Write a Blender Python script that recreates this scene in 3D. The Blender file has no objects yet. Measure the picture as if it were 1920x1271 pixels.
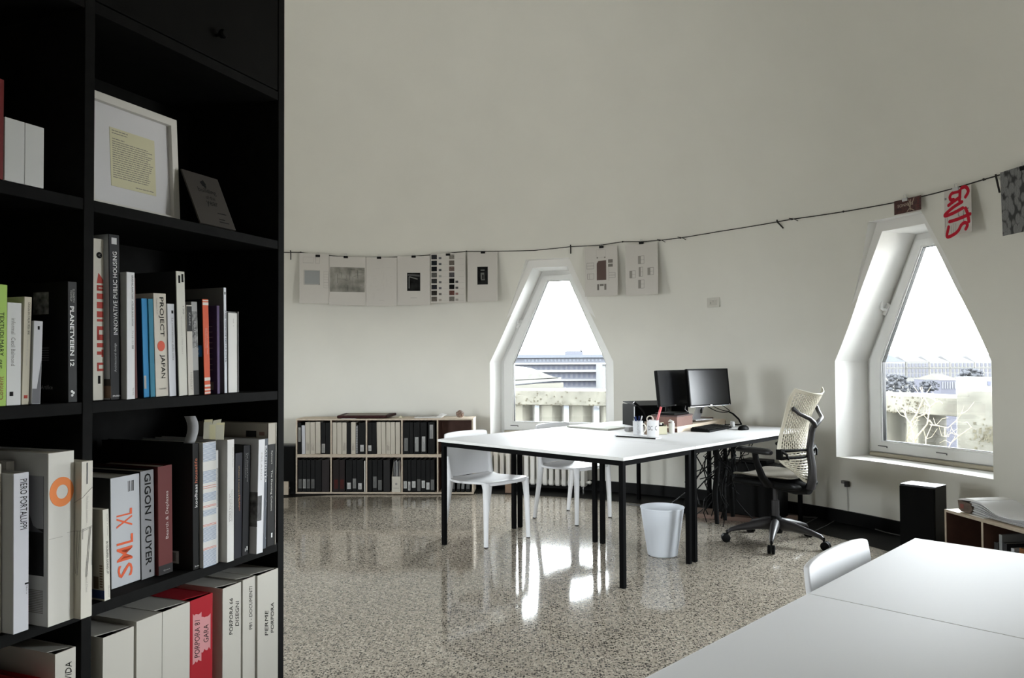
import bpy, bmesh, math, random
from mathutils import Vector, Matrix
random.seed(7)
PI = math.pi
SC = bpy.context.scene
COL = SC.collection
# ------------------------------------------------------------------ camera
F, SH, PIT, ROL, CAMH = 1447.54, 10.239, .0215, -.0048, 1.2932
cam = bpy.data.cameras.new('camera')
cam.sensor_width = 36; cam.sensor_fit = 'HORIZONTAL'
cam.lens = 36 * F / 1920; cam.shift_y = SH / 1920; cam.clip_start = .02; cam.clip_end = 3000
co = bpy.data.objects.new('camera', cam); COL.objects.link(co)
cr, sr, cp, sp = math.cos(ROL), math.sin(ROL), math.cos(PIT), math.sin(PIT)
R0, U0, FW = Vector((1, 0, 0)), Vector((0, -sp, cp)), Vector((0, cp, sp))
rx, uy = cr * R0 + sr * U0, -sr * R0 + cr * U0
co.matrix_world = Matrix(((rx.x, uy.x, -FW.x, 0), (rx.y, uy.y, -FW.y, 0), (rx.z, uy.z, -FW.z, CAMH), (0, 0, 0, 1)))
SC.camera = co
# ------------------------------------------------------------------ view + sky
SC.view_settings.view_transform = 'Standard'; SC.view_settings.look = 'None'
SC.view_settings.gamma = 1; SC.view_settings.use_curve_mapping = False
SC.view_settings.exposure = 0.09
SKY = 45.0
w = bpy.data.worlds.new('overcast_sky'); SC.world = w; w.use_nodes = True
nt = w.node_tree; bg = nt.nodes['Background']
tc = nt.nodes.new('ShaderNodeTexCoord'); sx = nt.nodes.new('ShaderNodeSeparateXYZ'); rp = nt.nodes.new('ShaderNodeValToRGB')
nt.links.new(tc.outputs['Generated'], sx.inputs[0]); mr = nt.nodes.new('ShaderNodeMapRange'); mr.inputs[1].default_value = -1
nt.links.new(sx.outputs['Z'], mr.inputs[0]); nt.links.new(mr.outputs[0], rp.inputs[0]); nt.links.new(rp.outputs[0], bg.inputs[0])
rp.color_ramp.elements[0].position = .46; rp.color_ramp.elements[0].color = (.34, .33, .32, 1)
e_ = rp.color_ramp.elements.new(.5); e_.color = (.93, .955, 1, 1)
rp.color_ramp.elements[2].position = .8; rp.color_ramp.elements[2].color = (.90, .95, 1, 1)
bg.inputs[1].default_value = SKY
# ------------------------------------------------------------------ room constants
CX, CY, RR, SPR = -.89, 3.99, 4.12, 1.28
DW = RR * math.cos(math.radians(9.1))
WIN = {1: 18.29, 2: 66.72, 3: 115.1, 4: 260.0, 5: 205.0}
POLY = [(-.65, .515), (.65, .515), (.65, 1.28), (.18, 2.25), (-.18, 2.25), (-.65, 1.28)]
def wp(th, s, n, z):
    a = math.radians(th)
    return Vector((CX + math.sin(a) * n + math.cos(a) * s, CY + math.cos(a) * n - math.sin(a) * s, z))
for k, th in WIN.items():          # sky portals that guide daylight sampling through each window
    l = bpy.data.lights.new('window_daylight', 'AREA'); l.shape = 'RECTANGLE'; l.size = 1.3; l.size_y = 1.75; l.energy = 1
    l.cycles.is_portal = True
    o = bpy.data.objects.new('window_daylight', l); COL.objects.link(o)
    a = math.radians(th); nrm = Vector((-math.sin(a), -math.cos(a), 0))
    o.matrix_world = Matrix.Translation(wp(th, 0, DW + .6, 1.385)) @ nrm.to_track_quat('-Z', 'Y').to_matrix().to_4x4()
# ------------------------------------------------------------------ helpers
class MB:
    def __init__(s): s.v = []; s.f = []; s.m = []
    def add(s, vs, fs, m=0):
        b = len(s.v); s.v += [tuple(v) for v in vs]; s.f += [tuple(i + b for i in f) for f in fs]; s.m += [m] * len(fs); return s
    def box(s, a, b, m=0):
        x0, y0, z0 = a; x1, y1, z1 = b
        return s.add([(x0, y0, z0), (x1, y0, z0), (x1, y1, z0), (x0, y1, z0), (x0, y0, z1), (x1, y0, z1), (x1, y1, z1), (x0, y1, z1)],
                     [(3, 2, 1, 0), (4, 5, 6, 7), (0, 1, 5, 4), (1, 2, 6, 5), (2, 3, 7, 6), (3, 0, 4, 7)], m)
    def obox(s, c, ax, ay, az, m=0):
        c, ax, ay, az = Vector(c), Vector(ax), Vector(ay), Vector(az)
        q = [c + i * ax + j * ay + k * az for k in (-1, 1) for (i, j) in ((-1, -1), (1, -1), (1, 1), (-1, 1))]
        return s.add(q, [(3, 2, 1, 0), (4, 5, 6, 7), (0, 1, 5, 4), (1, 2, 6, 5), (2, 3, 7, 6), (3, 0, 4, 7)], m)
    def prism(s, pts, vec, m=0):
        n = len(pts); v = Vector(vec); P = [Vector(p) for p in pts]
        return s.add(P + [p + v for p in P], [tuple(range(n))[::-1], tuple(range(n, 2 * n))] + [(i, (i + 1) % n, n + (i + 1) % n, n + i) for i in range(n)], m)
    def tube(s, pts, r, n=8, m=0, flat=None, cap=True):
        P = [Vector(p) for p in pts]; k = len(P)
        rs = r if isinstance(r, (list, tuple)) else [r] * k
        t0 = (P[1] - P[0]).normalized()
        u = t0.cross(Vector((0, 0, 1)))
        if u.length < 1e-3: u = t0.cross(Vector((0, 1, 0)))
        if flat is not None: u = Vector(flat) - t0 * t0.dot(Vector(flat))
        u.normalize(); vs = []
        for i in range(k):
            t = (P[min(i + 1, k - 1)] - P[max(i - 1, 0)]).normalized()
            u = (u - t * u.dot(t)).normalized(); w_ = t.cross(u)
            ra, rb = rs[i] if isinstance(rs[i], (list, tuple)) else (rs[i], rs[i])
            for j in range(n):
                a = 2 * PI * j / n; vs.append(P[i] + u * math.cos(a) * ra + w_ * math.sin(a) * rb)
        fs = [(i * n + j, i * n + (j + 1) % n, (i + 1) * n + (j + 1) % n, (i + 1) * n + j) for i in range(k - 1) for j in range(n)]
        if cap: fs += [tuple(range(n))[::-1], tuple(range((k - 1) * n, k * n))]
        return s.add(vs, fs, m)
    def lathe(s, prof, n=32, c=(0, 0, 0), m=0, closed=False):
        k = len(prof); vs = []
        for r, z in prof:
            for j in range(n):
                a = 2 * PI * j / n; vs.append((c[0] + r * math.cos(a), c[1] + r * math.sin(a), c[2] + z))
        kk = k if closed else k - 1
        fs = [(i * n + j, i * n + (j + 1) % n, ((i + 1) % k) * n + (j + 1) % n, ((i + 1) % k) * n + j) for i in range(kk) for j in range(n)]
        if not closed: fs += [tuple(range(n))[::-1], tuple(range((k - 1) * n, k * n))]
        return s.add(vs, fs, m)
    def ball(s, c, r, n=12, sq=(1, 1, 1), m=0):
        vs = []; c = Vector(c)
        for i in range(1, n):
            for j in range(2 * n):
                a, b = PI * i / n, PI * j / n
                vs.append(c + Vector((math.sin(a) * math.cos(b) * r * sq[0], math.sin(a) * math.sin(b) * r * sq[1], math.cos(a) * r * sq[2])))
        q = 2 * n; vs += [c + Vector((0, 0, r * sq[2])), c - Vector((0, 0, r * sq[2]))]
        fs = [(i * q + j, (i + 1) * q + j, (i + 1) * q + (j + 1) % q, i * q + (j + 1) % q) for i in range(n - 2) for j in range(q)]
        t = len(vs) - 2
        fs += [(t, j, (j + 1) % q) for j in range(q)] + [(t + 1, (n - 2) * q + (j + 1) % q, (n - 2) * q + j) for j in range(q)]
        return s.add(vs, fs, m)
    def ringp(s, po, pi, f0, f1, m=0):      # solid ring between two polygons, f0/f1 map 2D -> 3D at two depths
        n = len(po)
        vs = [f0(p) for p in po] + [f0(p) for p in pi] + [f1(p) for p in po] + [f1(p) for p in pi]
        fs = []
        for i in range(n):
            j = (i + 1) % n
            fs += [(i, j, n + j, n + i), (2 * n + j, 2 * n + i, 3 * n + i, 3 * n + j), (j, i, 2 * n + i, 2 * n + j), (n + i, n + j, 3 * n + j, 3 * n + i)]
        return s.add(vs, fs, m)
    def build(s, name, mats, parent=None, smooth=None, bevel=None, seg=2, sub=0, loc=None):
        me = bpy.data.meshes.new(name); me.from_pydata(s.v, [], s.f)
        bm = bmesh.new(); bm.from_mesh(me); bmesh.ops.recalc_face_normals(bm, faces=bm.faces); bm.to_mesh(me); bm.free()
        if not isinstance(mats, (list, tuple)): mats = [mats]
        for m in mats: me.materials.append(m)
        for p, i in zip(me.polygons, s.m): p.material_index = i
        if smooth is not None or sub or bevel:
            me.polygons.foreach_set('use_smooth', [True] * len(me.polygons))
            me.set_sharp_from_angle(angle=math.radians(smooth if smooth is not None else (180 if sub else 35)))
        o = bpy.data.objects.new(name, me); COL.objects.link(o)
        if parent is not None: o.parent = parent
        if loc is not None: o.location = loc
        if bevel:
            b = o.modifiers.new('bevel', 'BEVEL'); b.width = bevel; b.segments = seg; b.limit_method = 'ANGLE'; b.angle_limit = math.radians(40); b.harden_normals = True
        if sub:
            b = o.modifiers.new('sub', 'SUBSURF'); b.levels = sub; b.render_levels = sub
        return o
def tag(o, label=None, cat=None, group=None, kind=None):
    if label: o['label'] = label
    if cat: o['category'] = cat
    if group: o['group'] = group
    if kind: o['kind'] = kind
    return o
def thing(name, label, cat, loc=(0, 0, 0), rz=0, group=None):
    o = bpy.data.objects.new(name, None); COL.objects.link(o); o.empty_display_size = .05
    o.location = loc; o.rotation_euler = (0, 0, rz); return tag(o, label, cat, group)
def copy_tree(o, parent=None):
    c = o.copy(); COL.objects.link(c)
    if parent is not None: c.parent = parent; c.matrix_parent_inverse = o.matrix_parent_inverse.copy()
    for ch in list(o.children): copy_tree(ch, c)
    return c
_tc = {}
def tmesh(s, shear=0, bold=0, align='LEFT'):
    k = (s, shear, bold, align)
    if k in _tc: return _tc[k]
    cu = bpy.data.curves.new('t', 'FONT'); cu.body = s; cu.shear = shear; cu.offset = bold; cu.resolution_u = 2; cu.align_x = align
    ob = bpy.data.objects.new('t', cu); COL.objects.link(ob); bpy.context.view_layer.update()
    dg = bpy.context.evaluated_depsgraph_get(); me = bpy.data.meshes.new_from_object(ob.evaluated_get(dg))
    V = [(v.co.x, v.co.y) for v in me.vertices]; Fc = [tuple(p.vertices) for p in me.polygons]
    bpy.data.objects.remove(ob); bpy.data.curves.remove(cu); bpy.data.meshes.remove(me)
    x0 = min(v[0] for v in V); x1 = max(v[0] for v in V); y0 = min(v[1] for v in V); y1 = max(v[1] for v in V)
    r = ([((a - x0) / (x1 - x0), (b - y0) / (y1 - y0)) for a, b in V], Fc, (x1 - x0) / (y1 - y0)); _tc[k] = r; return r
def text(parent, s, o, xd, yd, ln, ht, mat, name='lettering', shear=0, bold=0, align='LEFT', mb=None, m=0):
    V, Fc, _ = tmesh(s, shear, bold, align); o, xd, yd = Vector(o), Vector(xd), Vector(yd)
    b = mb or MB(); b.add([o + xd * (x * ln) + yd * (y * ht) for x, y in V], Fc, m)
    return None if mb else b.build(name, mat, parent)
# ------------------------------------------------------------------ materials
def mat(name, col, rough=.6, metal=0, spec=.5, noise=0, scale=20, stretch=None, bump=0, emit=0, trans=0, col2=None):
    m = bpy.data.materials.new(name); m.use_nodes = True; n = m.node_tree.nodes; L = m.node_tree.links; p = n['Principled BSDF']
    p.inputs['Base Color'].default_value = (*col, 1); p.inputs['Roughness'].default_value = rough; p.inputs['Metallic'].default_value = metal
    p.inputs['Specular IOR Level'].default_value = spec
    if trans: p.inputs['Transmission Weight'].default_value = trans
    if noise or bump or col2:
        t = n.new('ShaderNodeTexCoord'); mp = n.new('ShaderNodeMapping'); nz = n.new('ShaderNodeTexNoise')
        L.new(t.outputs['Object'], mp.inputs[0]); L.new(mp.outputs[0], nz.inputs['Vector'])
        nz.inputs['Scale'].default_value = scale; nz.inputs['Detail'].default_value = 5
        if stretch: mp.inputs['Scale'].default_value = stretch
        if noise or col2:
            r = n.new('ShaderNodeValToRGB'); L.new(nz.outputs['Fac'], r.inputs[0]); L.new(r.outputs[0], p.inputs['Base Color'])
            r.color_ramp.elements[0].position = .3; r.color_ramp.elements[1].position = .7
            r.color_ramp.elements[0].color = (*[c * (1 - noise) for c in col], 1)
            r.color_ramp.elements[1].color = (*(col2 or [min(1, c * (1 + noise)) for c in col]), 1)
        if bump:
            b = n.new('ShaderNodeBump'); b.inputs['Strength'].default_value = bump; b.inputs['Distance'].default_value = .01
            L.new(nz.outputs['Fac'], b.inputs['Height']); L.new(b.outputs[0], p.inputs['Normal'])
    return m
_mc = {}
def cm(col, rough=.55, spec=.15):
    k = (tuple(col), rough)
    if k not in _mc: _mc[k] = mat('cover_%d' % len(_mc), col, rough, spec=spec)
    return _mc[k]
M = {}
M['plaster'] = mat('plaster', (.715, .70, .64), .95, spec=.1, noise=.02, scale=2.5)
M['reveal'] = mat('white_reveal', (.80, .79, .76), .8, spec=.2)
M['frame'] = mat('white_window_frame', (.80, .80, .78), .4, spec=.4)
M['gasket'] = mat('black_gasket', (.02, .02, .02), .6)
M['black'] = mat('black_wood', (.0042, .0042, .004), .75, spec=.10, noise=.35, scale=30)
M['skirt'] = mat('black_skirting', (.004, .004, .004), .5, spec=.10)
M['border'] = mat('black_floor_border', (.004, .004, .004), .55, spec=.08)
M['steel'] = mat('black_powder_steel', (.0022, .0022, .0024), .6, spec=.04)
M['top'] = mat('white_laminate', (.71, .71, .72), .58, spec=.05)
M['edge'] = mat('white_edge_band', (.68, .675, .66), .5)
M['plastic'] = mat('white_moulded_plastic', (.62, .62, .63), .4, spec=.4)
M['bpl'] = mat('black_plastic', (.0035, .0035, .0035), .5, spec=.08)
M['dgrey'] = mat('graphite_plastic', (.022, .020, .021), .42, spec=.4)
M['birch'] = mat('birch_plywood', (.60, .50, .39), .55, noise=.08, scale=8, stretch=(1, 1, 12))
M['birch_edge'] = mat('birch_ply_edge', (.42, .35, .27), .6, noise=.1, scale=30)
M['brownpanel'] = mat('dark_brown_panel', (.095, .050, .038), .6, spec=.15, noise=.12, scale=12)
M['chrome'] = mat('chrome', (.7, .7, .7), .2, metal=1)
M['alu'] = mat('brushed_aluminium', (.5, .5, .51), .4, metal=.8)
M['paper'] = mat('white_paper', (.72, .71, .69), .8, spec=.2)
M['paper2'] = mat('pale_grey_paper', (.56, .535, .50), .9, spec=.1)
M['cream'] = mat('cream_card', (.60, .56, .48), .75, spec=.2)
M['ink'] = mat('black_ink', (.012, .012, .012), .7, spec=.05)
M['greyink'] = mat('grey_ink', (.22, .21, .20), .8, spec=.05)
M['faint'] = mat('faint_grey_ink', (.40, .38, .36), .8, spec=.05)
M['white'] = mat('white_ink', (.75, .75, .74), .6, spec=.05)
M['screen'] = mat('dark_screen', (.005, .005, .006), .24, spec=.22)
M['cord'] = mat('dark_cord', (.02, .018, .016), .8)
M['wire'] = mat('grey_cable', (.10, .10, .10), .6)
M['bcable'] = mat('black_cable', (.004, .004, .004), .6, spec=.08)
M['rad'] = mat('radiator_enamel', (.66, .64, .60), .35)
M['redbrown'] = mat('red_brown_leather', (.03, .008, .008), .55, spec=.15, noise=.2, scale=40)
# terrazzo
def terrazzo():
    m = bpy.data.materials.new('polished_terrazzo'); m.use_nodes = True; n = m.node_tree.nodes; L = m.node_tree.links; p = n['Principled BSDF']
    t = n.new('ShaderNodeTexCoord'); base = (.31, .275, .225, 1)
    def vor(scale, thr, keep, col, prev, rnd=1.0, dist=.25):
        nz = n.new('ShaderNodeTexNoise'); nz.inputs['Scale'].default_value = scale * 1.3; nz.inputs['Detail'].default_value = 1
        L.new(t.outputs['Object'], nz.inputs['Vector'])
        mx = n.new('ShaderNodeVectorMath'); mx.operation = 'MULTIPLY_ADD'
        L.new(nz.outputs['Color'], mx.inputs[0]); mx.inputs[1].default_value = (1.2 / scale,) * 3; L.new(t.outputs['Object'], mx.inputs[2])
        v = n.new('ShaderNodeTexVoronoi'); v.inputs['Scale'].default_value = scale; v.inputs['Randomness'].default_value = rnd
        L.new(mx.outputs[0], v.inputs['Vector'])
        s = n.new('ShaderNodeSeparateColor'); L.new(v.outputs['Color'], s.inputs[0])
        a = n.new('ShaderNodeMath'); a.operation = 'LESS_THAN'; L.new(v.outputs['Distance'], a.inputs[0]); a.inputs[1].default_value = thr
        b = n.new('ShaderNodeMath'); b.operation = 'LESS_THAN'; L.new(s.outputs[0], b.inputs[0]); b.inputs[1].default_value = keep
        c = n.new('ShaderNodeMath'); c.operation = 'MULTIPLY'; L.new(a.outputs[0], c.inputs[0]); L.new(b.outputs[0], c.inputs[1])
        x = n.new('ShaderNodeMix'); x.data_type = 'RGBA'; L.new(c.outputs[0], x.inputs['Factor'])
        if prev is None: x.inputs['A'].default_value = base
        else: L.new(prev, x.inputs['A'])
        x.inputs['B'].default_value = (*col, 1); return x.outputs['Result']
    c = vor(75, .5, .5, (.43, .39, .325), None)
    c = vor(95, .48, .25, (.28, .24, .20), c)
    c = vor(88, .46, .42, (.035, .031, .028), c)
    c = vor(150, .42, .30, (.05, .045, .04), c)
    L.new(c, p.inputs['Base Color']); p.inputs['Roughness'].default_value = .075; p.inputs['IOR'].default_value = 1.5
    p.inputs['Specular IOR Level'].default_value = .5
    return m
M['terrazzo'] = terrazzo()
def glass():
    m = bpy.data.materials.new('window_glass'); m.use_nodes = True; n = m.node_tree.nodes; L = m.node_tree.links; n.remove(n['Principled BSDF'])
    tr = n.new('ShaderNodeBsdfTransparent'); gl = n.new('ShaderNodeBsdfGlossy'); gl.inputs['Roughness'].default_value = .02
    fr = n.new('ShaderNodeFresnel'); fr.inputs['IOR'].default_value = 1.35; mx = n.new('ShaderNodeMixShader')
    tr.inputs[0].default_value = (.97, .985, .98, 1)
    L.new(fr.outputs[0], mx.inputs[0]); L.new(tr.outputs[0], mx.inputs[1]); L.new(gl.outputs[0], mx.inputs[2]); L.new(mx.outputs[0], n['Material Output'].inputs[0])
    return m
M['glass'] = glass()
# ------------------------------------------------------------------ room shell
def disc(name, r0, r1, z0, z1, mt, n=180, a0=0, a1=360):
    mb = MB(); P = []
    full = (a1 - a0) >= 360
    k = n if full else n + 1
    for i in range(k):
        a = math.radians(a0 + (a1 - a0) * i / n)
        for r, z in ((r0, z0), (r1, z0), (r1, z1), (r0, z1)): P.append((CX + math.sin(a) * r, CY + math.cos(a) * r, z))
    fs = []
    for i in range(n if full else n):
        j = (i + 1) % k
        for q in range(4): fs.append((i * 4 + q, i * 4 + (q + 1) % 4, j * 4 + (q + 1) % 4, j * 4 + q))
    if not full: fs += [(0, 1, 2, 3), tuple((k - 1) * 4 + q for q in range(4))]
    mb.add(P, fs); return mb.build(name, mt, smooth=30)
mb = MB(); mb.lathe([(3.635, -.2), (3.635, 0)], 180, (CX, CY, 0)); tag(mb.build('floor', M['terrazzo']), kind='structure')
tag(disc('trim_1', 3.635, 4.12, -.2, .001, M['border']), kind='structure')
tag(disc('baseboard_round', 4.10, 4.14, 0, .10, M['skirt']), kind='structure')
def shell(name, prof, mt):
    mb = MB(); mb.lathe(prof, 180, (CX, CY, 0), closed=True); o = mb.build(name, [mt, M['reveal']]); return tag(o, kind='structure')
RO = 4.62
wall = shell('wall_round', [(RR, -.2), (4.56, -.2), (4.56, SPR), (RR, SPR)], M['plaster'])
prof = [(RR * math.cos(math.radians(a)), SPR + RR * math.sin(math.radians(a))) for a in range(0, 90, 2)] + [(.05, SPR + RR)]
prof2 = [(RO * math.cos(math.radians(a)), SPR + RO * math.sin(math.radians(a))) for a in range(0, 90, 2)] + [(.05, SPR + RO)]
ceil = shell('ceiling', prof + prof2[::-1], M['plaster'])
mb = MB(); mb.lathe([(.3, SPR + RR + .01), (.3, SPR + RO)], 24, (CX, CY, 0)); tag(mb.build('trim_2', M['plaster']), kind='structure')
cuts = []
for k, th in WIN.items():
    for poly, n0, n1 in ((POLY, DW - .6, DW + 1.2), ([(-.65, 1.29), (.65, 1.29), (.226, 2.325), (-.226, 2.325)], DW - .62, DW)):
        mb = MB(); mb.prism([wp(th, s, n0, z) for s, z in poly], wp(th, 0, n1, 0) - wp(th, 0, n0, 0))
        cuts.append(mb.build('cut', M['reveal']))
for o in (wall, ceil):
    for c in cuts:
        b = o.modifiers.new('cut', 'BOOLEAN'); b.operation = 'DIFFERENCE'; b.object = c; b.solver = 'EXACT'
        b.material_mode = 'TRANSFER'
bpy.context.view_layer.update(); dg = bpy.context.evaluated_depsgraph_get()
for o in (wall, ceil):
    me = bpy.data.meshes.new_from_object(o.evaluated_get(dg)); o.modifiers.clear(); o.data = me
    me.polygons.foreach_set('use_smooth', [True] * len(me.polygons)); me.set_sharp_from_angle(angle=math.radians(20))
for c in cuts: bpy.data.objects.remove(c)
def inset(poly, d):
    n = len(poly); out = []
    for i in range(n):
        a, b, c = (Vector(poly[(i + k) % n]).to_2d() for k in (-1, 0, 1))
        e1, e2 = (b - a).normalized(), (c - b).normalized(); n1, n2 = Vector((-e1.y, e1.x)), Vector((-e2.y, e2.x))
        p, q = b + n1 * d, b + n2 * d
        cr_ = e1.x * e2.y - e1.y * e2.x; t = ((q - p).x * e2.y - (q - p).y * e2.x) / cr_; r = p + e1 * t; out.append((r.x, r.y))
    return out
GL = [(-.5, .645), (.5, .645), (.5, 1.27), (.115, 2.14), (-.115, 2.14), (-.5, 1.27)]
SA = [(-.615, .552), (.615, .552), (.615, 1.287), (.17, 2.205), (-.17, 2.205), (-.615, 1.287)]
def window(k, th):
    w = tag(bpy.data.objects.new('window_%d' % k, None), kind='structure'); COL.objects.link(w); w.location = wp(th, 0, DW, 0)
    bpy.context.view_layer.update(); inv = Matrix.Translation(-w.location)
    at = lambda n: (lambda p: inv @ wp(th, p[0], DW + n, p[1]))
    mb = MB(); mb.ringp(inset(POLY, -.01), inset(POLY, .05), at(.36), at(.43)); mb.build('window_frame', M['frame'], w, bevel=.004)
    mb = MB(); mb.ringp(SA, inset(GL, -.012), at(.335), at(.388)); mb.build('sash', M['frame'], w, bevel=.005)
    mb = MB(); mb.ringp(inset(GL, -.014), inset(GL, -.003), at(.345), at(.386)); mb.build('glazing_bead', M['frame'], w)
    mb = MB(); mb.ringp(inset(GL, -.005), GL, at(.352), at(.386)); mb.build('gasket', M['gasket'], w)
    mb = MB(); n = 6; P = [at(.375)(p) for p in inset(GL, -.008)]; mb.prism(P, at(.381)((0, 0)) - at(.375)((0, 0))); mb.build('pane', M['glass'], w)
    mb = MB(); mb.tube([at(.32)((-.60, .532)), at(.32)((.58, .532))], .017, 10); mb.build('draught_strip', cm((.42, .38, .30), .8), w, smooth=60)
    for s in (-.50, .02):
        mb = MB(); mb.obox(at(.334)((s, .60)), wp(th, .04, 0, 0) - wp(th, 0, 0, 0), (0, 0, .0035), (wp(th, 0, .002, 0) - wp(th, 0, 0, 0)))
        mb.obox(at(.334)((s + .045, .595)), wp(th, .004, 0, 0) - wp(th, 0, 0, 0), (0, 0, .007), (wp(th, 0, .002, 0) - wp(th, 0, 0, 0)))
        mb.build('drain_slot', cm((.1, .1, .1), .6), w)
    e = (Vector((-.615, 1.287)) - Vector((-.17, 2.205))).normalized()
    c = Vector((-.435, 1.69)); q = c + e * .13 + Vector((.035, 0)) * 0
    mb = MB(); mb.obox(at(.328)(c), tuple((at(0)(c + e * .05) - at(0)(c))), tuple(at(0)(c + Vector((-e.y, e.x)) * .016) - at(0)(c)), at(.007)((0, 0)) - at(0)((0, 0)))
    mb.tube([at(.325)(c), at(.29)(c), at(.275)(c + e * -.02 + Vector((-.01, -.01))), at(.27)(c - e * .07 + Vector((-.03, -.02))), at(.27)(c - e * .12 + Vector((-.045, -.03)))], .012, 10)
    mb.build('window_handle', M['frame'], w, bevel=.002, smooth=50)
for k, th in WIN.items(): window(k, th)
# ------------------------------------------------------------------ black bookcase (left)
KY = .3794
KV = Vector((math.sin(KY), math.cos(KY), 0)); KN = Vector((math.cos(KY), -math.sin(KY), 0)); K0 = Vector((-.6946, 2.057, 0))
KROT = PI / 2 - KY
def kp(t, rec, z): return K0 + KV * t - KN * rec + Vector((0, 0, z))
ZS = {1: 2.055, 2: 1.6342, 3: 1.2131, 4: .7920, 5: .371}
BD = .34
bk = thing('bookcase', 'tall black wooden bookcase filled with books, left of the room', 'bookcase', kp(0, 0, 0), KROT)
T0, T1 = -1.121, .1355
for t0, t1 in ((-1.121, -1.097), (-.506, -.482), (.110, T1)):
    mb = MB(); mb.box((t0, 0, 0), (t1, BD, 2.95)); mb.build('upright', M['black'], bk, bevel=.0015)
for z in (.055, ZS[5], ZS[4], ZS[3], ZS[2], ZS[1]):
    for a, b in ((-1.097, -.506), (-.482, .110)):
        mb = MB(); mb.box((a, .0015, z - .0245), (b, BD - .012, z)); mb.build('shelf', M['black'], bk, bevel=.0015)
mb = MB(); mb.box((T0, BD - .012, 0), (T1, BD, 2.95)); mb.build('back_panel', M['black'], bk)
mb = MB(); mb.box((T0, 0, 2.95), (T1, BD, 2.975)); mb.build('top_board', M['black'], bk)
for a, b, kx in ((-1.096, -.507, -.55), (-.481, .109, -.132)):
    mb = MB(); mb.box((a, .002, 2.058), (b, .02, 2.949)); d = mb.build('door', mat('black_door', (.0042, .0042, .0038), .7, spec=.08, noise=.2, scale=18), bk, bevel=.002)
    mb = MB(); mb.lathe([(.004, 0), (.005, .012), (.011, .018), (.012, .026), (.008, .031)], 14)
    o = mb.build('knob', M['bpl'], d, smooth=50); o.location = (kx, .002, 2.12); o.rotation_euler = (PI / 2, 0, 0)
# book builder: local x along the shelf, y into the shelf, z up, origin bottom left of the spine
def book(name, label, cat, sh, t, w_, rec, h, lean, depth, spine, cover=None, pages=(.58, .55, .48), hard=True, group=None, z=None, rough=.45):
    be = math.atan2(lean, h)
    r = thing(name, label, cat, kp(t, rec, (ZS[sh] if z is None else z) + .0007 + max(0, w_ * math.sin(be))), 0, group)
    r.rotation_mode = 'XYZ'
    r.matrix_world = Matrix.Translation(r.location) @ Matrix.Rotation(KROT, 4, 'Z') @ Matrix.Rotation(math.atan2(lean, h), 4, 'Y')
    c = .0026 if hard else .0008; c = min(c, w_ * .2)
    mb = MB(); mb.box((0, 0, 0), (w_, c, h), 0); mb.box((0, c, 0), (c, depth, h), 1); mb.box((w_ - c, c, 0), (w_, depth, h), 1)
    mb.build('cover', [cm(spine, rough), cm(cover or spine, rough)], r, bevel=.0007, seg=2)
    q = .004 if hard else .0004
    mb = MB(); mb.box((c + .0001, c + .0001, q), (w_ - c - .0001, depth - (.004 if hard else .001), h - q)); mb.build('page_block', cm(pages, .9), r)
    r['w'] = w_; r['h'] = h; return r
def sp(b, s, x, z0, z1, ht, mt, up=True, name='lettering', shear=0, bold=0):
    if up: text(b, s, (x + ht / 2, -.0006, z0), (0, 0, 1), (-1, 0, 0), z1 - z0, ht, mt, name, shear, bold)
    else: text(b, s, (x - ht / 2, -.0006, z1), (0, 0, -1), (1, 0, 0), z1 - z0, ht, mt, name, shear, bold)
def patch(b, x0, z0, x1, z1, mt, name='spine_patch', y=-.0004):
    mb = MB(); mb.box((x0, y, z0), (x1, .0002, z1)); return mb.build(name, mt, b)
def side(b, y0, z0, y1, z1, mt, name='cover_picture', x=-.0004):
    mb = MB(); mb.box((x, y0, z0), (.0002, y1, z1)); return mb.build(name, mt, b)
def lines(b, x, z0, z1, n, wd, mt, name='small_print', face='spine', y0=.02, y1=.1):
    mb = MB(); rnd = random.Random(int(z0 * 1e4) + n)
    for i in range(n):
        z = z1 - (z1 - z0) * i / max(1, n - 1)
        e = y1 - (y1 - y0) * rnd.uniform(0, .25)
        if face == 'spine': mb.box((x - wd / 2, -.0005, z), (x + wd / 2, .0001, z + .0012))
        else: mb.box((-.0005, y0, z), (.0001, e, z + .0016))
    mb.build(name, mt, b)
INK, WH, GI = M['ink'], M['white'], M['greyink']
RED, ORG = cm((.42, .055, .04)), cm((.62, .10, .035))
G = {2: 'books and boxes on the top shelf', 3: 'books on the shelf at eye level', 4: 'books on the tall middle shelf', 5: 'cardboard box files on the lowest shelf in view'}
W1, W2, CRM = (.60, .60, .59), (.66, .66, .67), (.58, .54, .46)
# --- upper left compartment
b = book('book', 'dark red book at the far left edge of the upper left compartment', 'book', 2, -.702, .026, 0, .187, 0, .14, (.16, .02, .02), group=G[2])
for t, lab in ((-.6735, 'plain white slipcase directly right of the dark red book'), (-.6340, 'plain white slipcase closest to the upright, upper left compartment')):
    b = book('slipcase', lab, 'slipcase', 2, t, .0385, 0, .119, 0, .16, W1, group=G[2], hard=True)
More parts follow.
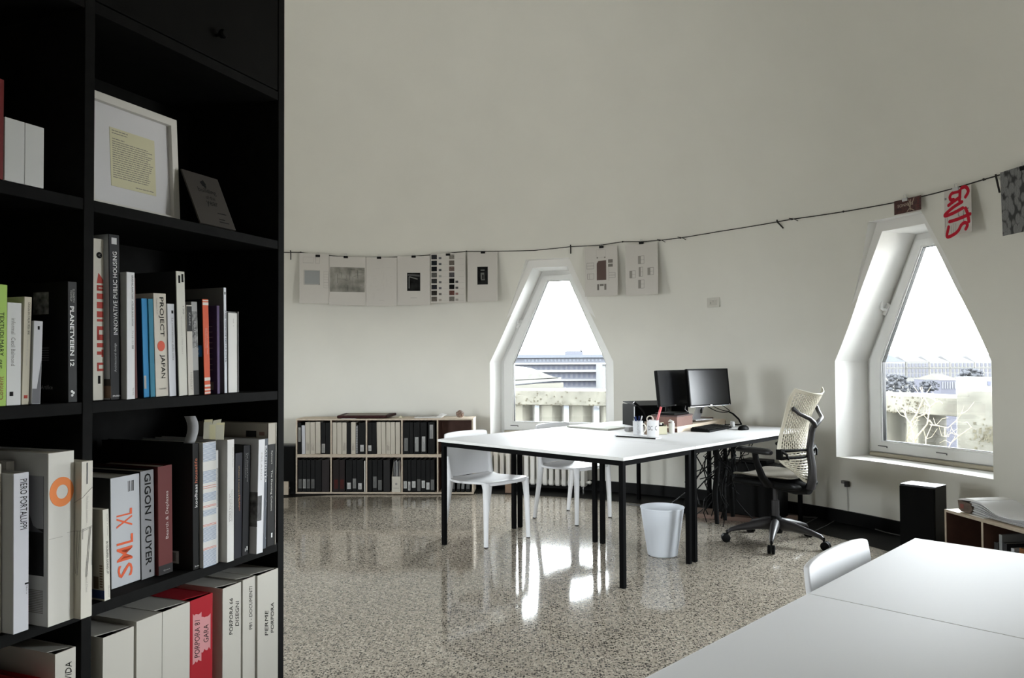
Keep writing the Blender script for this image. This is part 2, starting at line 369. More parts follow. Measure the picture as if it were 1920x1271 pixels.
# --- framed letter and card
fr = thing('picture_frame', 'white picture frame with a typed letter leaning in the bookcase', 'picture frame', kp(-.4350, .075, ZS[2] + .003))
fr.matrix_world = Matrix.Translation(kp(-.4350, .075, ZS[2] + .003)) @ Matrix.Rotation(KROT, 4, 'Z') @ Matrix.Rotation(math.radians(-3), 4, 'X')
FWD, FH = .263, .266
mb = MB(); po = [(0, 0), (FWD, 0), (FWD, FH), (0, FH)]; pi = inset(po, .019)
mb.ringp(po, pi, lambda p: (p[0], 0, p[1]), lambda p: (p[0], .03, p[1])); mb.build('frame_moulding', cm((.62, .60, .56), .5), fr, bevel=.001)
mb = MB(); mb.box((.018, .012, .018), (FWD - .018, .016, FH - .018)); mb.build('mount', cm((.62, .61, .62), .8), fr)
mb = MB(); mb.box((.072, .0112, .062), (.200, .0122, .198)); lt = mb.build('typed_letter', cm((.60, .57, .39), .85), fr)
mb = MB(); rnd = random.Random(3)
def wordline(mb, x0, x1, z, y, hh=.0016):
    x = x0
    while x < x1:
        e = min(x1, x + rnd.uniform(.004, .013)); mb.box((x, y - .0003, z), (e, y + .0001, z + hh)); x = e + .0018
wordline(mb, .078, .122, .191, .0111); wordline(mb, .078, .120, .185, .0111); wordline(mb, .078, .112, .172, .0111)
for i in range(17): wordline(mb, .078, rnd.uniform(.176, .194), .166 - i * .0052, .0111)
wordline(mb, .140, .192, .069, .0111)
mb.build('typed_lines', M['greyink'], lt)
cd = thing('award_card', 'dark grey card leaning in shade, reading building of the year', 'card')
cd.matrix_world = Matrix.Translation(kp(-.177, .006, ZS[2] + .004)) @ Matrix.Rotation(KROT, 4, 'Z') @ Matrix.Rotation(math.radians(-24), 4, 'X')
mb = MB(); mb.box((0, 0, 0), (.124, .004, .152)); mb.build('card_sheet', cm((.045, .040, .035), .7), cd)
for s, x, z, l, h in (('building', .034, .093, .062, .017), ('of the', .052, .078, .032, .011), ('year', .048, .055, .040, .017)):
    text(cd, s, (x, -.0006, z), (1, 0, 0), (0, 0, 1), l, h, INK)
mb = MB(); mb.obox((.06, -.0004, .125), (.007, 0, .004), (0, .0002, 0), (-.003, 0, .006)); mb.obox((.063, -.0004, .118), (.004, 0, -.004), (0, .0002, 0), (.002, 0, .005)); mb.build('emblem', M['ink'], cd)
mb = MB()
for x, z, l in ((.076, .04, .03), (.074, .022, .02), (.072, .014, .034)): mb.box((x, -.0005, z), (x + l, .0001, z + .002))
mb.build('small_print', M['ink'], cd)
# --- shelf 3 left
b = book('book', 'lime green book at the far left edge of the eye level shelf', 'book', 3, -.7000, .040, .01, .227, .001, .17, (.34, .52, .10), group=G[3])
sp(b, 'TEXTUDLMARY  our', .030, .07, .175, .008, INK, False); sp(b, 'Content', .030, .012, .055, .009, cm((.25, .06, .03)), True)
b = book('book', 'white book standing against the lime green book', 'book', 3, -.6555, .028, .015, .195, 0, .15, W1, group=G[3])
sp(b, 'informal  Cecil Balmond', .012, .075, .165, .008, GI, False); patch(b, .006, .018, .013, .026, INK, 'emblem')
b = book('book', 'narrow cream book with a small red square at the foot of its spine', 'book', 3, -.6255, .0148, .015, .208, .004, .15, (.52, .48, .38), group=G[3])
sp(b, 'DESIGN IN ITALIA 1950-1990', .0095, .135, .197, .0045, INK, False); patch(b, .004, .012, .011, .018, RED, 'red_square'); sp(b, 'Storia di una rivista', .0080, .075, .125, .003, M['faint'], False)
b = book('book', 'short slim grey and white book with a slanted grey patch', 'book', 3, -.6095, .0185, .01, .162, .004, .14, (.50, .50, .52), (.36, .36, .36), group=G[3])
mb = MB(); mb.prism([(.001, -.0003, .001), (.0175, -.0003, .001), (.0175, -.0003, .085), (.010, -.0003, .03), (.001, -.0003, .03)], (0, .0004, 0)); mb.build('grey_patch', cm((.13, .13, .14)), b)
patch(b, .008, .145, .012, .152, INK, 'emblem')
b = book('book', 'black book with a pale band along its top, behind the slim books', 'book', 3, -.584, .010, .06, .212, 0, .2, (.012, .012, .012), group=G[3])
side(b, .004, .198, .19, .211, cm((.07, .07, .065)))
b = book('book', 'black hardback with white block capitals beside the bookcase upright', 'book', 3, -.5345, .020, .005, .245, -.003, .2, (.016, .016, .016), (.008, .008, .008), group=G[3])
sp(b, 'PLANETVEIEN 12', .0085, .073, .195, .0095, WH, False, bold=.02); sp(b, 'TOSTRUP', .0065, .205, .228, .0045, cm((.35, .35, .33)), False)
sp(b, 'ELISABETH', .0125, .203, .230, .0045, cm((.35, .35, .33)), False)
for x, z in ((.008, .022), (.0115, .019), (.0085, .014)):
    mb = MB(); mb.ball((x, -.0003, z), .0028, 6, (1, .2, 1)); mb.build('emblem', WH, b)
side(b, .055, .180, .10, .226, mat('grey_photo', (.20, .20, .19), .6, noise=.8, scale=60)); lines(b, 0, .085, .11, 6, 0, cm((.20, .20, .20)), face='side', y0=.055, y1=.1)
text(b, 'Artifice', (-.0006, .078, .026), (0, -1, 0), (0, 0, 1), .034, .009, cm((.35, .35, .35)))
# --- shelf 3 right
D3 = [
 (('white book with big red patterned spine lettering, next to the upright', -.4615, .027, .024, .345, -.004, .24, (.60, .57, .50), None),),
 (('tall black book with white capitals and a grey cover', -.4298, .026, .009, .357, -.008, .26, (.012, .012, .014), (.46, .48, .50)),),
 (('tall white book with a column of tiny black lettering', -.4020, .021, -.006, .278, -.003, .22, W2, (.40, .40, .40)),),
 (('thin dark red book right of the tall white book', -.3610, .010, .019, .270, -.008, .2, (.075, .018, .014), None),),
 (('bright blue book with a navy cover', -.3240, .0155, .029, .227, -.0089, .18, (.02, .20, .42), (.012, .045, .11)),),
 (('slim teal book between the bright blue book and a cream book', -.3078, .0135, .026, .227, -.0089, .18, (.02, .16, .24), None),),
 (('cream book with black capitals and a red disc', -.2935, .0365, .025, .241, -.0094, .17, (.52, .48, .41), None),),
 (('slim bluish white paperback right of the cream book with red disc', -.2562, .0215, .022, .219, -.0085, .16, (.58, .59, .62), (.5, .5, .52)),),
 (('tallest cream spine in the middle of the eye level shelf', -.2335, .026, .015, .298, -.0117, .24, (.55, .54, .48), (.012, .012, .012)),),
 (('small half black half white book right of the tallest cream spine', -.2062, .017, .013, .219, -.0086, .16, (.50, .47, .42), (.03, .03, .03)),),
 (('book with a black and white photograph wrapped over its spine', -.1832, .019, .020, .229, -.0090, .17, (.30, .30, .29), None),),
 (('orange spined black magazine with white stripes at both ends', -.1532, .0195, .013, .237, -.0093, .2, (.55, .085, .03), (.012, .012, .012)),),
 (('thin purple book with pale lines of small print', -.1112, .009, .012, .224, -.003, .19, (.075, .045, .115), (.065, .04, .10)),),
 (('tall thin grey folder with a white spine', -.0745, .009, .022, .273, -.005, .25, (.60, .62, .66), (.16, .155, .145)),),
 (('white book in an open grey slipcase, rightmost at eye level', -.0520, .034, .030, .210, -.002, .16, (.62, .61, .58), (.2, .2, .2)),)]
bs = []
for ((lab, t, w_, rec, h, ln, dp, s, c),) in D3:
    bs.append(book('book', lab, 'book', 3, t, w_, rec, h, ln, dp, s, c, group=G[3]))
# red pattern spine
b = bs[0]; rd = RED; zz = .062
mb = MB()
for z0, z1, kind in ((.062, .080, 'e'), (.092, .108, 't'), (.113, .122, 'i'), (.128, .158, 's'), (.168, .173, 'i'), (.177, .190, 'i'), (.196, .210, 'i'), (.216, .228, 'i'), (.234, .246, 'e'), (.250, .272, 'k')):
    if kind == 'i': mb.box((.010, -.0005, z0), (.0255, .0001, z1))
    elif kind == 't': mb.box((.010, -.0005, z0 + .005), (.0255, .0001, z1 - .004)); mb.box((.021, -.0005, z0), (.0255, .0001, z1))
    elif kind == 'e': mb.box((.010, -.0005, z0), (.0255, .0001, z0 + .005)); mb.box((.010, -.0005, z1 - .005), (.0255, .0001, z1)); mb.box((.010, -.0005, z0), (.014, .0001, z1))
    elif kind == 's': mb.box((.010, -.0005, z0), (.0255, .0001, z0 + .012)); mb.box((.010, -.0005, z1 - .008), (.0255, .0001, z1)); mb.box((.010, -.0005, z0), (.015, .0001, z1 - .006))
    else: mb.prism([(.010, -.0005, z0), (.0255, -.0005, z0), (.0255, -.0005, z0 + .008), (.014, -.0005, z1)], (0, .0006, 0))
mb.build('lettering', rd, b)
mb = MB(); mb.lathe([(.0068, 0), (.0068, .0006)], 20); o = mb.build('emblem', INK, b); o.location = (.016, 0, .310); o.rotation_euler = (PI / 2, 0, 0)
sp(b, 'A', .016, .307, .313, .006, WH, True); patch(b, .012, .035, .018, .052, INK, 'label')
b = bs[1]; sp(b, 'INNOVATIVE PUBLIC HOUSING', .0135, .140, .320, .0105, WH, True); sp(b, 'Architectural design', .0125, .060, .122, .0075, cm((.42, .42, .42)), True)
patch(b, .006, .336, .019, .350, cm((.55, .55, .56)), 'label'); sp(b, 'structure', .013, .006, .030, .006, WH, True) if 0 else text(b, 'structure', (.004, -.0006, .006), (1, 0, 0), (0, 0, 1), .019, .004, WH)
side(b, .0, .004, .2, .03, cm((.20, .13, .09))); side(b, .0, .03, .1, .045, cm((.05, .045, .04)))
b = bs[2]; sp(b, 'GRAPHIC ANATOMY  ATELIER BOW-WOW', .015, .160, .272, .0045, INK, False); sp(b, 'アトリエ・ワン 図解', .015, .110, .150, .005, INK, False); sp(b, 'TOTO', .0155, .008, .025, .004, GI, False)
b = bs[4]; patch(b, .001, .02, .007, .05, cm((.35, .33, .30)), 'label')
b = bs[6]; sp(b, 'PROJECT', .021, .140, .232, .0155, INK, False, bold=.006); sp(b, 'JAPAN', .021, .042, .098, .0155, INK, False, bold=.006)
mb = MB(); mb.lathe([(.0115, 0), (.0115, .0006)], 28); o = mb.build('red_disc', cm((.55, .09, .05)), b); o.location = (.0185, 0, .118); o.rotation_euler = (PI / 2, 0, 0); o.scale = (.95, 1.06, 1)
sp(b, 'Metabolism Talks', .009, .19, .23, .003, GI, False); sp(b, 'TASCHEN', .020, .017, .020, .012, GI, False) if 0 else text(b, 'TASCHEN', (.010, -.0006, .016), (1, 0, 0), (0, 0, 1), .02, .0035, INK)
b = bs[7]; sp(b, 'La costruzione della citta', .014, .085, .185, .005, GI, False); patch(b, .012, .196, .017, .203, INK, 'emblem')
b = bs[8]; patch(b, .006, .270, .012, .288, INK, 'title_block'); patch(b, .016, .272, .022, .292, INK, 'title_block'); sp(b, 'architettura 1989 2003', .013, .10, .19, .004, M['faint'], False); sp(b, '130', .019, .195, .215, .004, GI, False)
b = bs[9]; patch(b, .0005, .155, .0165, .216, cm((.022, .022, .022)), 'black_band'); sp(b, 'KAHN', .009, .170, .200, .006, cm((.3, .3, .3)), False); sp(b, 'HINSLEY', .010, .012, .055, .006, cm((.3, .28, .25)), False)
b = bs[10]; patch(b, .0005, .0, .0185, .06, cm((.02, .02, .02)), 'photo'); patch(b, .0005, .115, .0185, .205, mat('bw_photo', (.03, .03, .03), .6, noise=.9, scale=90, col2=(.25, .25, .24)), 'photo')
sp(b, 'kursaal', .010, .115, .18, .005, cm((.4, .4, .4)), False)
b = bs[11]
for z0, z1 in ((.002, .006), (.010, .014), (.019, .024), (.034, .042), (.222, .229), (.232, .235)): patch(b, .0002, z0, .0193, z1, cm((.6, .55, .5)), 'white_stripe')
sp(b, 'una nuova idea di citta contemporanea', .007, .115, .165, .003, cm((.6, .5, .45)), False); sp(b, 'spazi aperti e paesaggi urbani', .012, .10, .165, .003, cm((.6, .5, .45)), False)
text(b, 'MANIF', (-.0006, .018, .128), (0, 0, 1), (0, 1, 0), .075, .014, cm((.5, .5, .5))); text(b, '22', (-.0008, .014, .098), (0, 0, 1), (0, 1, 0), .020, .012, cm((.5, .55, .6)))
side(b, .006, .094, .05, .122, cm((.02, .12, .30)))
b = bs[12]; lines(b, 0, .06, .17, 9, 0, cm((.30, .25, .30)), face='side', y0=.015, y1=.08); side(b, .03, .185, .1, .219, mat('dark_portrait', (.012, .012, .012), .5, noise=.8, scale=70, col2=(.06, .055, .05))); side(b, .012, .010, .035, .03, cm((.25, .22, .2)), 'barcode')
b = bs[13]; sp(b, 'AREE DISMESSE NELLA CITTA', .005, .08, .215, .004, INK, False); patch(b, .003, .255, .006, .262, INK, 'emblem')
b = bs[14]; sp(b, 'vol. 1', .019, .175, .195, .003, GI, False)
mb = MB(); mb.box((-.003, .004, 0), (.0, .165, .214)); mb.box((.034, -.002, -.0), (.037, .165, .214)); mb.box((-.003, .004, .211), (.037, .165, .2135)); mb.build('slipcase', cm((.13, .13, .13), .6), b)
# --- shelf 4 left
b = book('book', 'cream hardback cut off by the left edge of the picture, tall middle shelf', 'book', 4, -.694, .030, .012, .314, -.002, .24, (.54, .50, .43), group=G[4])
b = book('book', 'white hardback with narrow black condensed capitals, far left', 'book', 4, -.6615, .0295, -.018, .296, -.002, .22, (.64, .64, .68), (.50, .50, .50), group=G[4])
sp(b, 'PIERO PORTALUPPI', .019, .190, .284, .0135, INK, False); patch(b, .022, .086, .029, .089, INK, 'publisher_mark'); sp(b, 'Skira', .0255, .068, .084, .003, GI, False)
b = book('book', 'pale grey book just behind the white book with condensed capitals', 'book', 4, -.6318, .0165, .045, .312, -.002, .2, (.45, .44, .42), group=G[4])
b = book('book', 'thick white book with an orange ring on the spine', 'book', 4, -.611, .0545, -.042, .329, -.002, .29, (.62, .60, .55), (.46, .46, .46), group=G[4])
mb = MB(); n = 40; po = [(.028 + .0255 * math.cos(2 * PI * i / n), .252 + .0285 * math.sin(2 * PI * i / n)) for i in range(n)]; pi = [(.029 + .0125 * math.cos(2 * PI * i / n), .252 + .0135 * math.sin(2 * PI * i / n)) for i in range(n)]
mb.ringp(po, pi, lambda p: (p[0], -.0006, p[1]), lambda p: (p[0], .0001, p[1])); mb.build('orange_ring', cm((.78, .24, .07)), b)
ph = side(b, .012, .095, .17, .285, cm((.012, .012, .013)), 'cover_photo'); mb = MB(); mb.box((-.0009, .012, .185), (-.0005, .17, .285)); mb.build('photo_sky', cm((.24, .24, .26)), ph)
mb = MB(); mb.prism([(-.0012, .012, .178), (-.0012, .062, .178), (-.0012, .055, .222), (-.0012, .04, .19)], (.0004, 0, 0)); mb.build('photo_hill', cm((.08, .08, .09)), ph)
mb = MB(); mb.prism([(-.0016, .05, .178), (-.0016, .17, .178), (-.0016, .17, .30 - .02), (-.0016, .075, .262), (-.0016, .05, .235)], (.0004, 0, 0)); mb.build('photo_house', cm((.26, .23, .16)), ph)
mb = MB()
for z in (.192, .212, .232):
    for y in (.066, .085, .105): mb.box((-.0020, y, z), (-.0015, y + .008, z + .010))
mb.build('photo_windows', cm((.06, .05, .04)), ph)
lines(b, 0, .024, .066, 14, 0, GI, face='side', y0=.014, y1=.15)
mb = MB(); mb.box((.002, -.0004, .165), (.030, .0001, .166)); mb.box((.040, -.0004, .170), (.054, .0001, .171)); mb.build('pencil_line', cm((.42, .40, .36)), b)
b = book('book', 'ivory book with thin sketched pen lines on the spine', 'book', 4, -.556, .025, -.060, .307, 0, .25, (.62, .59, .52), (.50, .47, .40), group=G[4])
mb = MB()
for p, q in (((.000, .170), (.025, .176)), ((.000, .173), (.025, .1785)), ((.003, .155), (.0035, .176)), ((.0185, .176), (.010, .080)), ((.021, .176), (.013, .080)), ((.0, .235), (.025, .255)), ((.024, .1), (.0245, .13))):
    a, c = Vector((p[0], -.0004, p[1])), Vector((q[0], -.0004, q[1])); mb.tube([a, c], .0004, 5)
for y0, z0, y1, z1 in ((.004, .172, .010, .085), (.010, .172, .014, .088), (.018, .171, .022, .080), (.026, .172, .024, .085), (0, .172, .06, .168), (0, .236, .06, .205)):
    mb.tube([(-.0004, y0, z0), (-.0004, y1, z1)], .0004, 5)
mb.build('sketched_lines', M['greyink'], b)
patch(b, .011, .262, .0135, .304, M['dgrey'], 'dark_strip'); sp(b, 'Das Fenster Architektur', .013, .185, .238, .004, M['faint'], False); sp(b, 'Buchholz und Maas', .013, .05, .11, .004, M['faint'], False)
# --- shelf 4 right
b = book('book', 'small thin ivory paperback in front of the bookcase upright', 'book', 4, -.4540, .0145, -.004, .192, -.006, .13, (.62, .60, .53), (.46, .43, .36), group=G[4], hard=False)
sp(b, 'SKYSCRAPER GOING UP!', .009, .055, .125, .005, INK, False); sp(b, 'Cobb + Sawyer', .010, .135, .182, .003, GI, False); sp(b, 'Chronicle', .011, .006, .03, .003, GI, False)
side(b, .0, .004, .13, .022, cm((.04, .06, .14)), 'blue_strip'); mb = MB()
for i in range(9): mb.box((-.0006, .004, .028 + i * .0055), (.0, .012, .031 + i * .0055))
mb.box((-.0006, .016, .024), (0, .03, .05)); mb.build('tower_picture', cm((.14, .10, .07)), b)
b = book('book', 'very thick silver book with big orange letters', 'book', 4, -.387, .078, .053, .245, -.005, .19, (.44, .45, .47), (.035, .034, .034), group=G[4], rough=.35)
text(b, 'S', (.056, -.0006, .018), (0, 0, 1), (-1, 0, 0), .030, .040, ORG, bold=.004); text(b, 'M', (.056, -.0006, .055), (0, 0, 1), (-1, 0, 0), .030, .042, ORG, bold=.004)
text(b, 'L', (.058, -.0006, .092), (0, 0, 1), (-1, 0, 0), .020, .044, ORG, bold=.004); text(b, 'XL', (.056, -.0006, .130), (0, 0, 1), (-1, 0, 0), .040, .042, ORG, bold=.004)
for i, x in enumerate((.046, .050, .055, .058, .061)): patch(b, x, .208, x + (.0016 if i % 2 else .0008), .232, INK, 'small_print')
b = book('book', 'grey book with large black capitals reading downward', 'book', 4, -.308, .038, .050, .250, -.006, .19, (.23, .23, .24), (.02, .02, .02), group=G[4])
sp(b, 'GIGON / GUYER', .020, .030, .243, .018, INK, False, bold=.012); patch(b, .022, .012, .026, .018, INK, 'publisher_mark')
b = book('book', 'dark red cloth book with white lettering and a black foot', 'book', 4, -.268, .0425, .041, .256, -.004, .2, (.13, .035, .033), (.08, .015, .015), group=G[4])
patch(b, .0003, .0, .0422, .022, cm((.03, .028, .028)), 'black_band'); sp(b, 'Bearth & Deplazes', .027, .082, .195, .011, cm((.55, .45, .43)), True, bold=.004); text(b, 'Quart', (.014, -.0007, .007), (1, 0, 0), (0, 0, 1), .02, .004, cm((.35, .33, .33)))
b = book('book', 'broad black book with white and orange title and a barcode', 'book', 4, -.2005, .021, .002, .305, -.004, .30, (.012, .012, .012), group=G[4])
sp(b, 'koolhaas', .010, .150, .205, .009, WH, True); sp(b, 'houselife', .010, .209, .268, .009, cm((.50, .16, .09)), True); text(b, 'Bruno', (.005, -.0006, .006), (1, 0, 0), (0, 0, 1), .013, .004, WH)
bc = side(b, .045, .012, .105, .042, cm((.55, .55, .54)), 'barcode_label'); mb = MB(); rnd = random.Random(2)
for i in range(16): y = .055 + i * .0028; mb.box((-.0009, y, .017), (-.0003, y + rnd.choice((.0008, .0016)), .038))
mb.build('barcode_bars', INK, bc)
mb = MB(); P = []
for i in range(9): q = i / 8; P.append((.009 + .024 * math.sin(q * 2.2) - .012 * q, .02 + .004 * q, .3035 + .066 * q))
for (x, y, z) in P: pass
vs = [(x - .008, y + .010, z) for x, y, z in P] + [(x + .008, y - .010, z) for x, y, z in P]
mb.add(vs, [(i, i + 1, 10 + i, 9 + i) for i in range(8)]); o = mb.build('grey_bookmark', cm((.33, .33, .34), .7), b, smooth=60); s_ = o.modifiers.new('t', 'SOLIDIFY'); s_.thickness = .0006
o['label'] = 'grey paper strip bookmark curling upward'
# striped book
def stripes():
    m = bpy.data.materials.new('blue_striped_cover'); m.use_nodes = True; n = m.node_tree.nodes; L = m.node_tree.links; p = n['Principled BSDF']
    t = n.new('ShaderNodeTexCoord'); s = n.new('ShaderNodeSeparateXYZ'); L.new(t.outputs['Object'], s.inputs[0])
    def wave(f):
        a = n.new('ShaderNodeMath'); a.operation = 'MULTIPLY'; L.new(s.outputs['Z'], a.inputs[0]); a.inputs[1].default_value = f
        b_ = n.new('ShaderNodeMath'); b_.operation = 'FRACT'; L.new(a.outputs[0], b_.inputs[0])
        c = n.new('ShaderNodeMath'); c.operation = 'LESS_THAN'; L.new(b_.outputs[0], c.inputs[0]); c.inputs[1].default_value = .55; return c.outputs[0]
    x = n.new('ShaderNodeMix'); x.data_type = 'RGBA'; L.new(wave(330), x.inputs['Factor']); x.inputs['A'].default_value = (.55, .56, .58, 1); x.inputs['B'].default_value = (.18, .23, .31, 1)
    L.new(x.outputs['Result'], p.inputs['Base Color']); p.inputs['Roughness'].default_value = .5; return m
b = book('book', 'white book wrapped in fine blue and red stripes', 'book', 4, -.1785, .044, -.008, .305, -.003, .24, (.56, .55, .52), (.4, .4, .4), group=G[4])
SM = stripes()
for z0, z1 in ((0, .042), (.062, .098), (.125, .140), (.160, .182), (.205, .235), (.258, .304)): patch(b, .0002, z0, .0438, z1, SM, 'blue_stripes', -.0003)
for z in (.043, .046, .100, .103, .146, .149, .192, .197): patch(b, .0002, z, .0438, z + .0012, cm((.5, .12, .08)), 'red_stripe', -.0003)
b = book('book', 'very thin white booklet between the striped book and a tall white book', 'book', 4, -.1335, .012, -.003, .281, -.002, .2, (.58, .58, .56), group=G[4], hard=False)
lines(b, .008, .14, .235, 40, .005, GI)
b = book('book', 'tall plain white book with yellow slips sticking out of its top', 'book', 4, -.115, .024, -.024, .306, 0, .24, (.60, .59, .57), (.48, .47, .45), group=G[4])
sp(b, 'LA CITTA DELLA', .009, .10, .17, .0055, GI, False); sp(b, 'MILANO E LE SUE TRASFORMAZIONI', .016, .10, .18, .004, GI, False); sp(b, 'Edoardo Persico', .019, .235, .285, .003, GI, False)
rnd = random.Random(11)
for i in range(6):
    x, y = .006 + .0022 * i, .03 + .012 * i - .01 * (i % 2); a = rnd.uniform(-.5, .55)
    mb = MB(); mb.obox((x + .01 * math.sin(a), y, .318 + .006 * (i % 3)), (.0003, .0003, 0), (.007, -.007, .003 * a), (.010 * math.sin(a), -.010 * math.sin(a), .024)); mb.build('yellow_slip', cm((.72, .68, .45) if i % 2 else (.66, .64, .52), .8), b)
b = book('book', 'short black book with a strip of gold lettering', 'book', 4, -.0825, .026, -.018, .268, .003, .2, (.016, .016, .022), (.01, .01, .012), group=G[4])
sp(b, 'SPAZIO E SOCIETA BETTI', .013, .13, .235, .004, cm((.24, .16, .06)), False); sp(b, 'MILANO', .016, .12, .16, .0035, cm((.35, .10, .05)), False)
b = book('book', 'charcoal paperback with two columns of small white lettering', 'book', 4, -.0515, .0265, -.016, .284, .005, .2, (.022, .022, .024), (.02, .02, .02), group=G[4])
sp(b, 'The Charged Void', .014, .19, .265, .004, cm((.4, .4, .4)), False); sp(b, 'Architecture', .009, .20, .265, .003, cm((.4, .4, .4)), False); patch(b, .016, .012, .019, .022, WH, 'publisher_mark'); patch(b, .010, .010, .012, .018, WH, 'publisher_mark')
b = book('book', 'white book with a dark photograph low on its cover', 'book', 4, -.022, .0245, -.037, .297, .008, .24, (.64, .64, .66), (.46, .46, .48), group=G[4])
side(b, .0, .07, .2, .16, mat('city_photo', (.02, .02, .02), .6, noise=.8, scale=40, col2=(.22, .22, .22))); patch(b, .0002, .085, .016, .15, mat('city_photo_spine', (.03, .03, .03), .6, noise=.8, scale=40, col2=(.1, .1, .1)), 'photo'); sp(b, 'MILANO', .012, .19, .262, .006, M['faint'], False)
b = book('magazine', 'thin grey photo magazine squeezed beside a black and cream book', 'magazine', 4, .0285, .014, -.014, .294, .008, .22, (.10, .11, .125), group=G[4], hard=False)
sp(b, 'BAUMEISTER', .006, .175, .275, .007, WH, False)
mb = MB()
for z, rr in ((.16, .035), (.07, .045)):
    mb.tube([(.014 - .0125 * math.sin(a), -.0004, z + rr * math.cos(a)) for a in [i * PI / 10 for i in range(11)]], .0006, 5)
mb.build('curved_lines', cm((.3, .3, .32)), b)
b = book('book', 'tallest book at the right end, black spine below a cream top', 'book', 4, .0535, .031, -.009, .334, .004, .26, (.022, .022, .022), (.36, .33, .28), group=G[4])
patch(b, .0002, .276, .0308, .3338, cm((.40, .37, .32)), 'cream_band'); sp(b, 'Rykwert', .015, .222, .258, .007, cm((.55, .54, .5)), False); sp(b, 'The Dancing Column', .015, .095, .205, .008, cm((.55, .54, .5)), False, bold=.006); patch(b, .016, .022, .021, .034, WH, 'publisher_mark')
side(b, .04, .295, .075, .312, cm((.02, .02, .02))); side(b, .012, .300, .030, .310, cm((.2, .12, .1)))
mb = MB(); mb.box((.0312, -.002, 0), (.0325, .02, .334)); mb.build('jacket_edge', cm((.6, .58, .52)), b)
# --- box files
def boxfile(label, t, w_, h, rec=0.0, col=(.52, .50, .45), slot=True):
    r = thing('box_file', label, 'box file', kp(t, rec, ZS[5] + .0007), KROT, G[5])
    mb = MB(); d = .27; k = .002
    mb.box((0, 0, 0), (w_, k, h)); mb.box((0, k, 0), (k, d, h)); mb.box((w_ - k, k, 0), (w_, d, h)); mb.box((k, d - k, 0), (w_ - k, d, h)); mb.box((k, k, 0), (w_ - k, d - k, k))
    mb.build('case', cm(col, .7), r, bevel=.0006)
    mb = MB(); mb.prism([(k, .030 if slot else k, h - .0025), (w_ - k, .012 if slot else k, h - .0025), (w_ - k, d - k, h - .0025), (k, d - k, h - .0025)], (0, 0, .0018)); mb.build('lid', cm([c * .82 for c in col], .75), r)
    mb = MB(); mb.box((k, k, k), (w_ - k, d - k, h - .02)); mb.build('contents', M['ink'], r)
    return r
def hand(b, s, x, z0, z1, ht): text(b, s, (x + ht / 2, -.0006, z0), (0, 0, 1), (-1, 0, 0), z1 - z0, ht, M['ink'], 'handwriting', .25, .0)
b = boxfile('white box file left of the upright, with scrawled lettering', -.563, .0455, .348); hand(b, 'WIDA', .029, .280, .322, .014); hand(b, 'via .', .029, .235, .268, .010)
boxfile('leftmost blank white box file right of the upright', -.454, .079, .3435); boxfile('blank white box file with a flush lid, second right of the upright', -.368, .0715, .3505, slot=False)
boxfile('blank white box file touching the red box file', -.2955, .083, .350)
b = boxfile('bright red box file with two pink tape labels', -.2115, .0735, .3505, col=(.34, .012, .020))
for x0, z0, x1, z1, s, tz0, tz1 in ((.008, .20, .036, .315, 'PORPORA 81', .208, .300), (.036, .218, .066, .300, 'GARA', .236, .278)):
    mb = MB(); rnd = random.Random(int(z0 * 1000)); L_ = []
    n = 7
    for i in range(n): L_.append((x0 + (x1 - x0) * i / (n - 1), -.0003, z0 + rnd.uniform(-.004, .004)))
    for i in range(n): L_.append((x1 - (x1 - x0) * i / (n - 1), -.0003, z1 + rnd.uniform(-.004, .004)))
    mb.prism(L_, (0, .0004, 0)); mb.build('pink_tape_label', cm((.56, .26, .27), .8), b); hand(b, s, (x0 + x1) / 2, tz0, tz1, .017)
b = boxfile('white box file with two lines of handwriting right of the red one', -.1035, .0665, .3505); hand(b, 'PORPORA 66', .030, .225, .318, .013); hand(b, 'DISEGNI', .052, .240, .306, .013)
b = boxfile('narrow white box file with one line of handwriting', -.0305, .048, .3525); hand(b, 'P81 - DOCUMENTI', .030, .215, .330, .012)
b = boxfile('rightmost white box file at the end of the shelf', .0215, .0845, .3510, rec=-.004); hand(b, 'PERME', .036, .180, .250, .013); hand(b, 'PORPORA', .060, .180, .262, .013)
for t, h, lab in ((-.640, .318, 'dark red folder standing low, left of the other red one'), (-.612, .312, 'dark red folder next to the scrawled white box file')):
    r = thing('folder', lab, 'folder', kp(t, .0, ZS[5] + .0007), KROT, 'dark red folders at the lower left corner')
    mb = MB(); mb.box((0, 0, 0), (.022, .0018, h)); mb.box((0, .0018, 0), (.0018, .25, h)); mb.box((.0202, .0018, 0), (.022, .25, h)); mb.build('cover', cm((.30, .012, .016), .6), r)
    mb = MB(); mb.box((.003, .004, .002), (.019, .24, h - .02)); mb.build('papers', M['ink'], r)
    mb = MB(); mb.tube([(.0009, .0, h), (.0009, .25, h)], .0012, 6); mb.tube([(.0009, .0, h), (.022, 0, h)], .0012, 6); mb.build('pale_edge', cm((.5, .35, .33)), r)
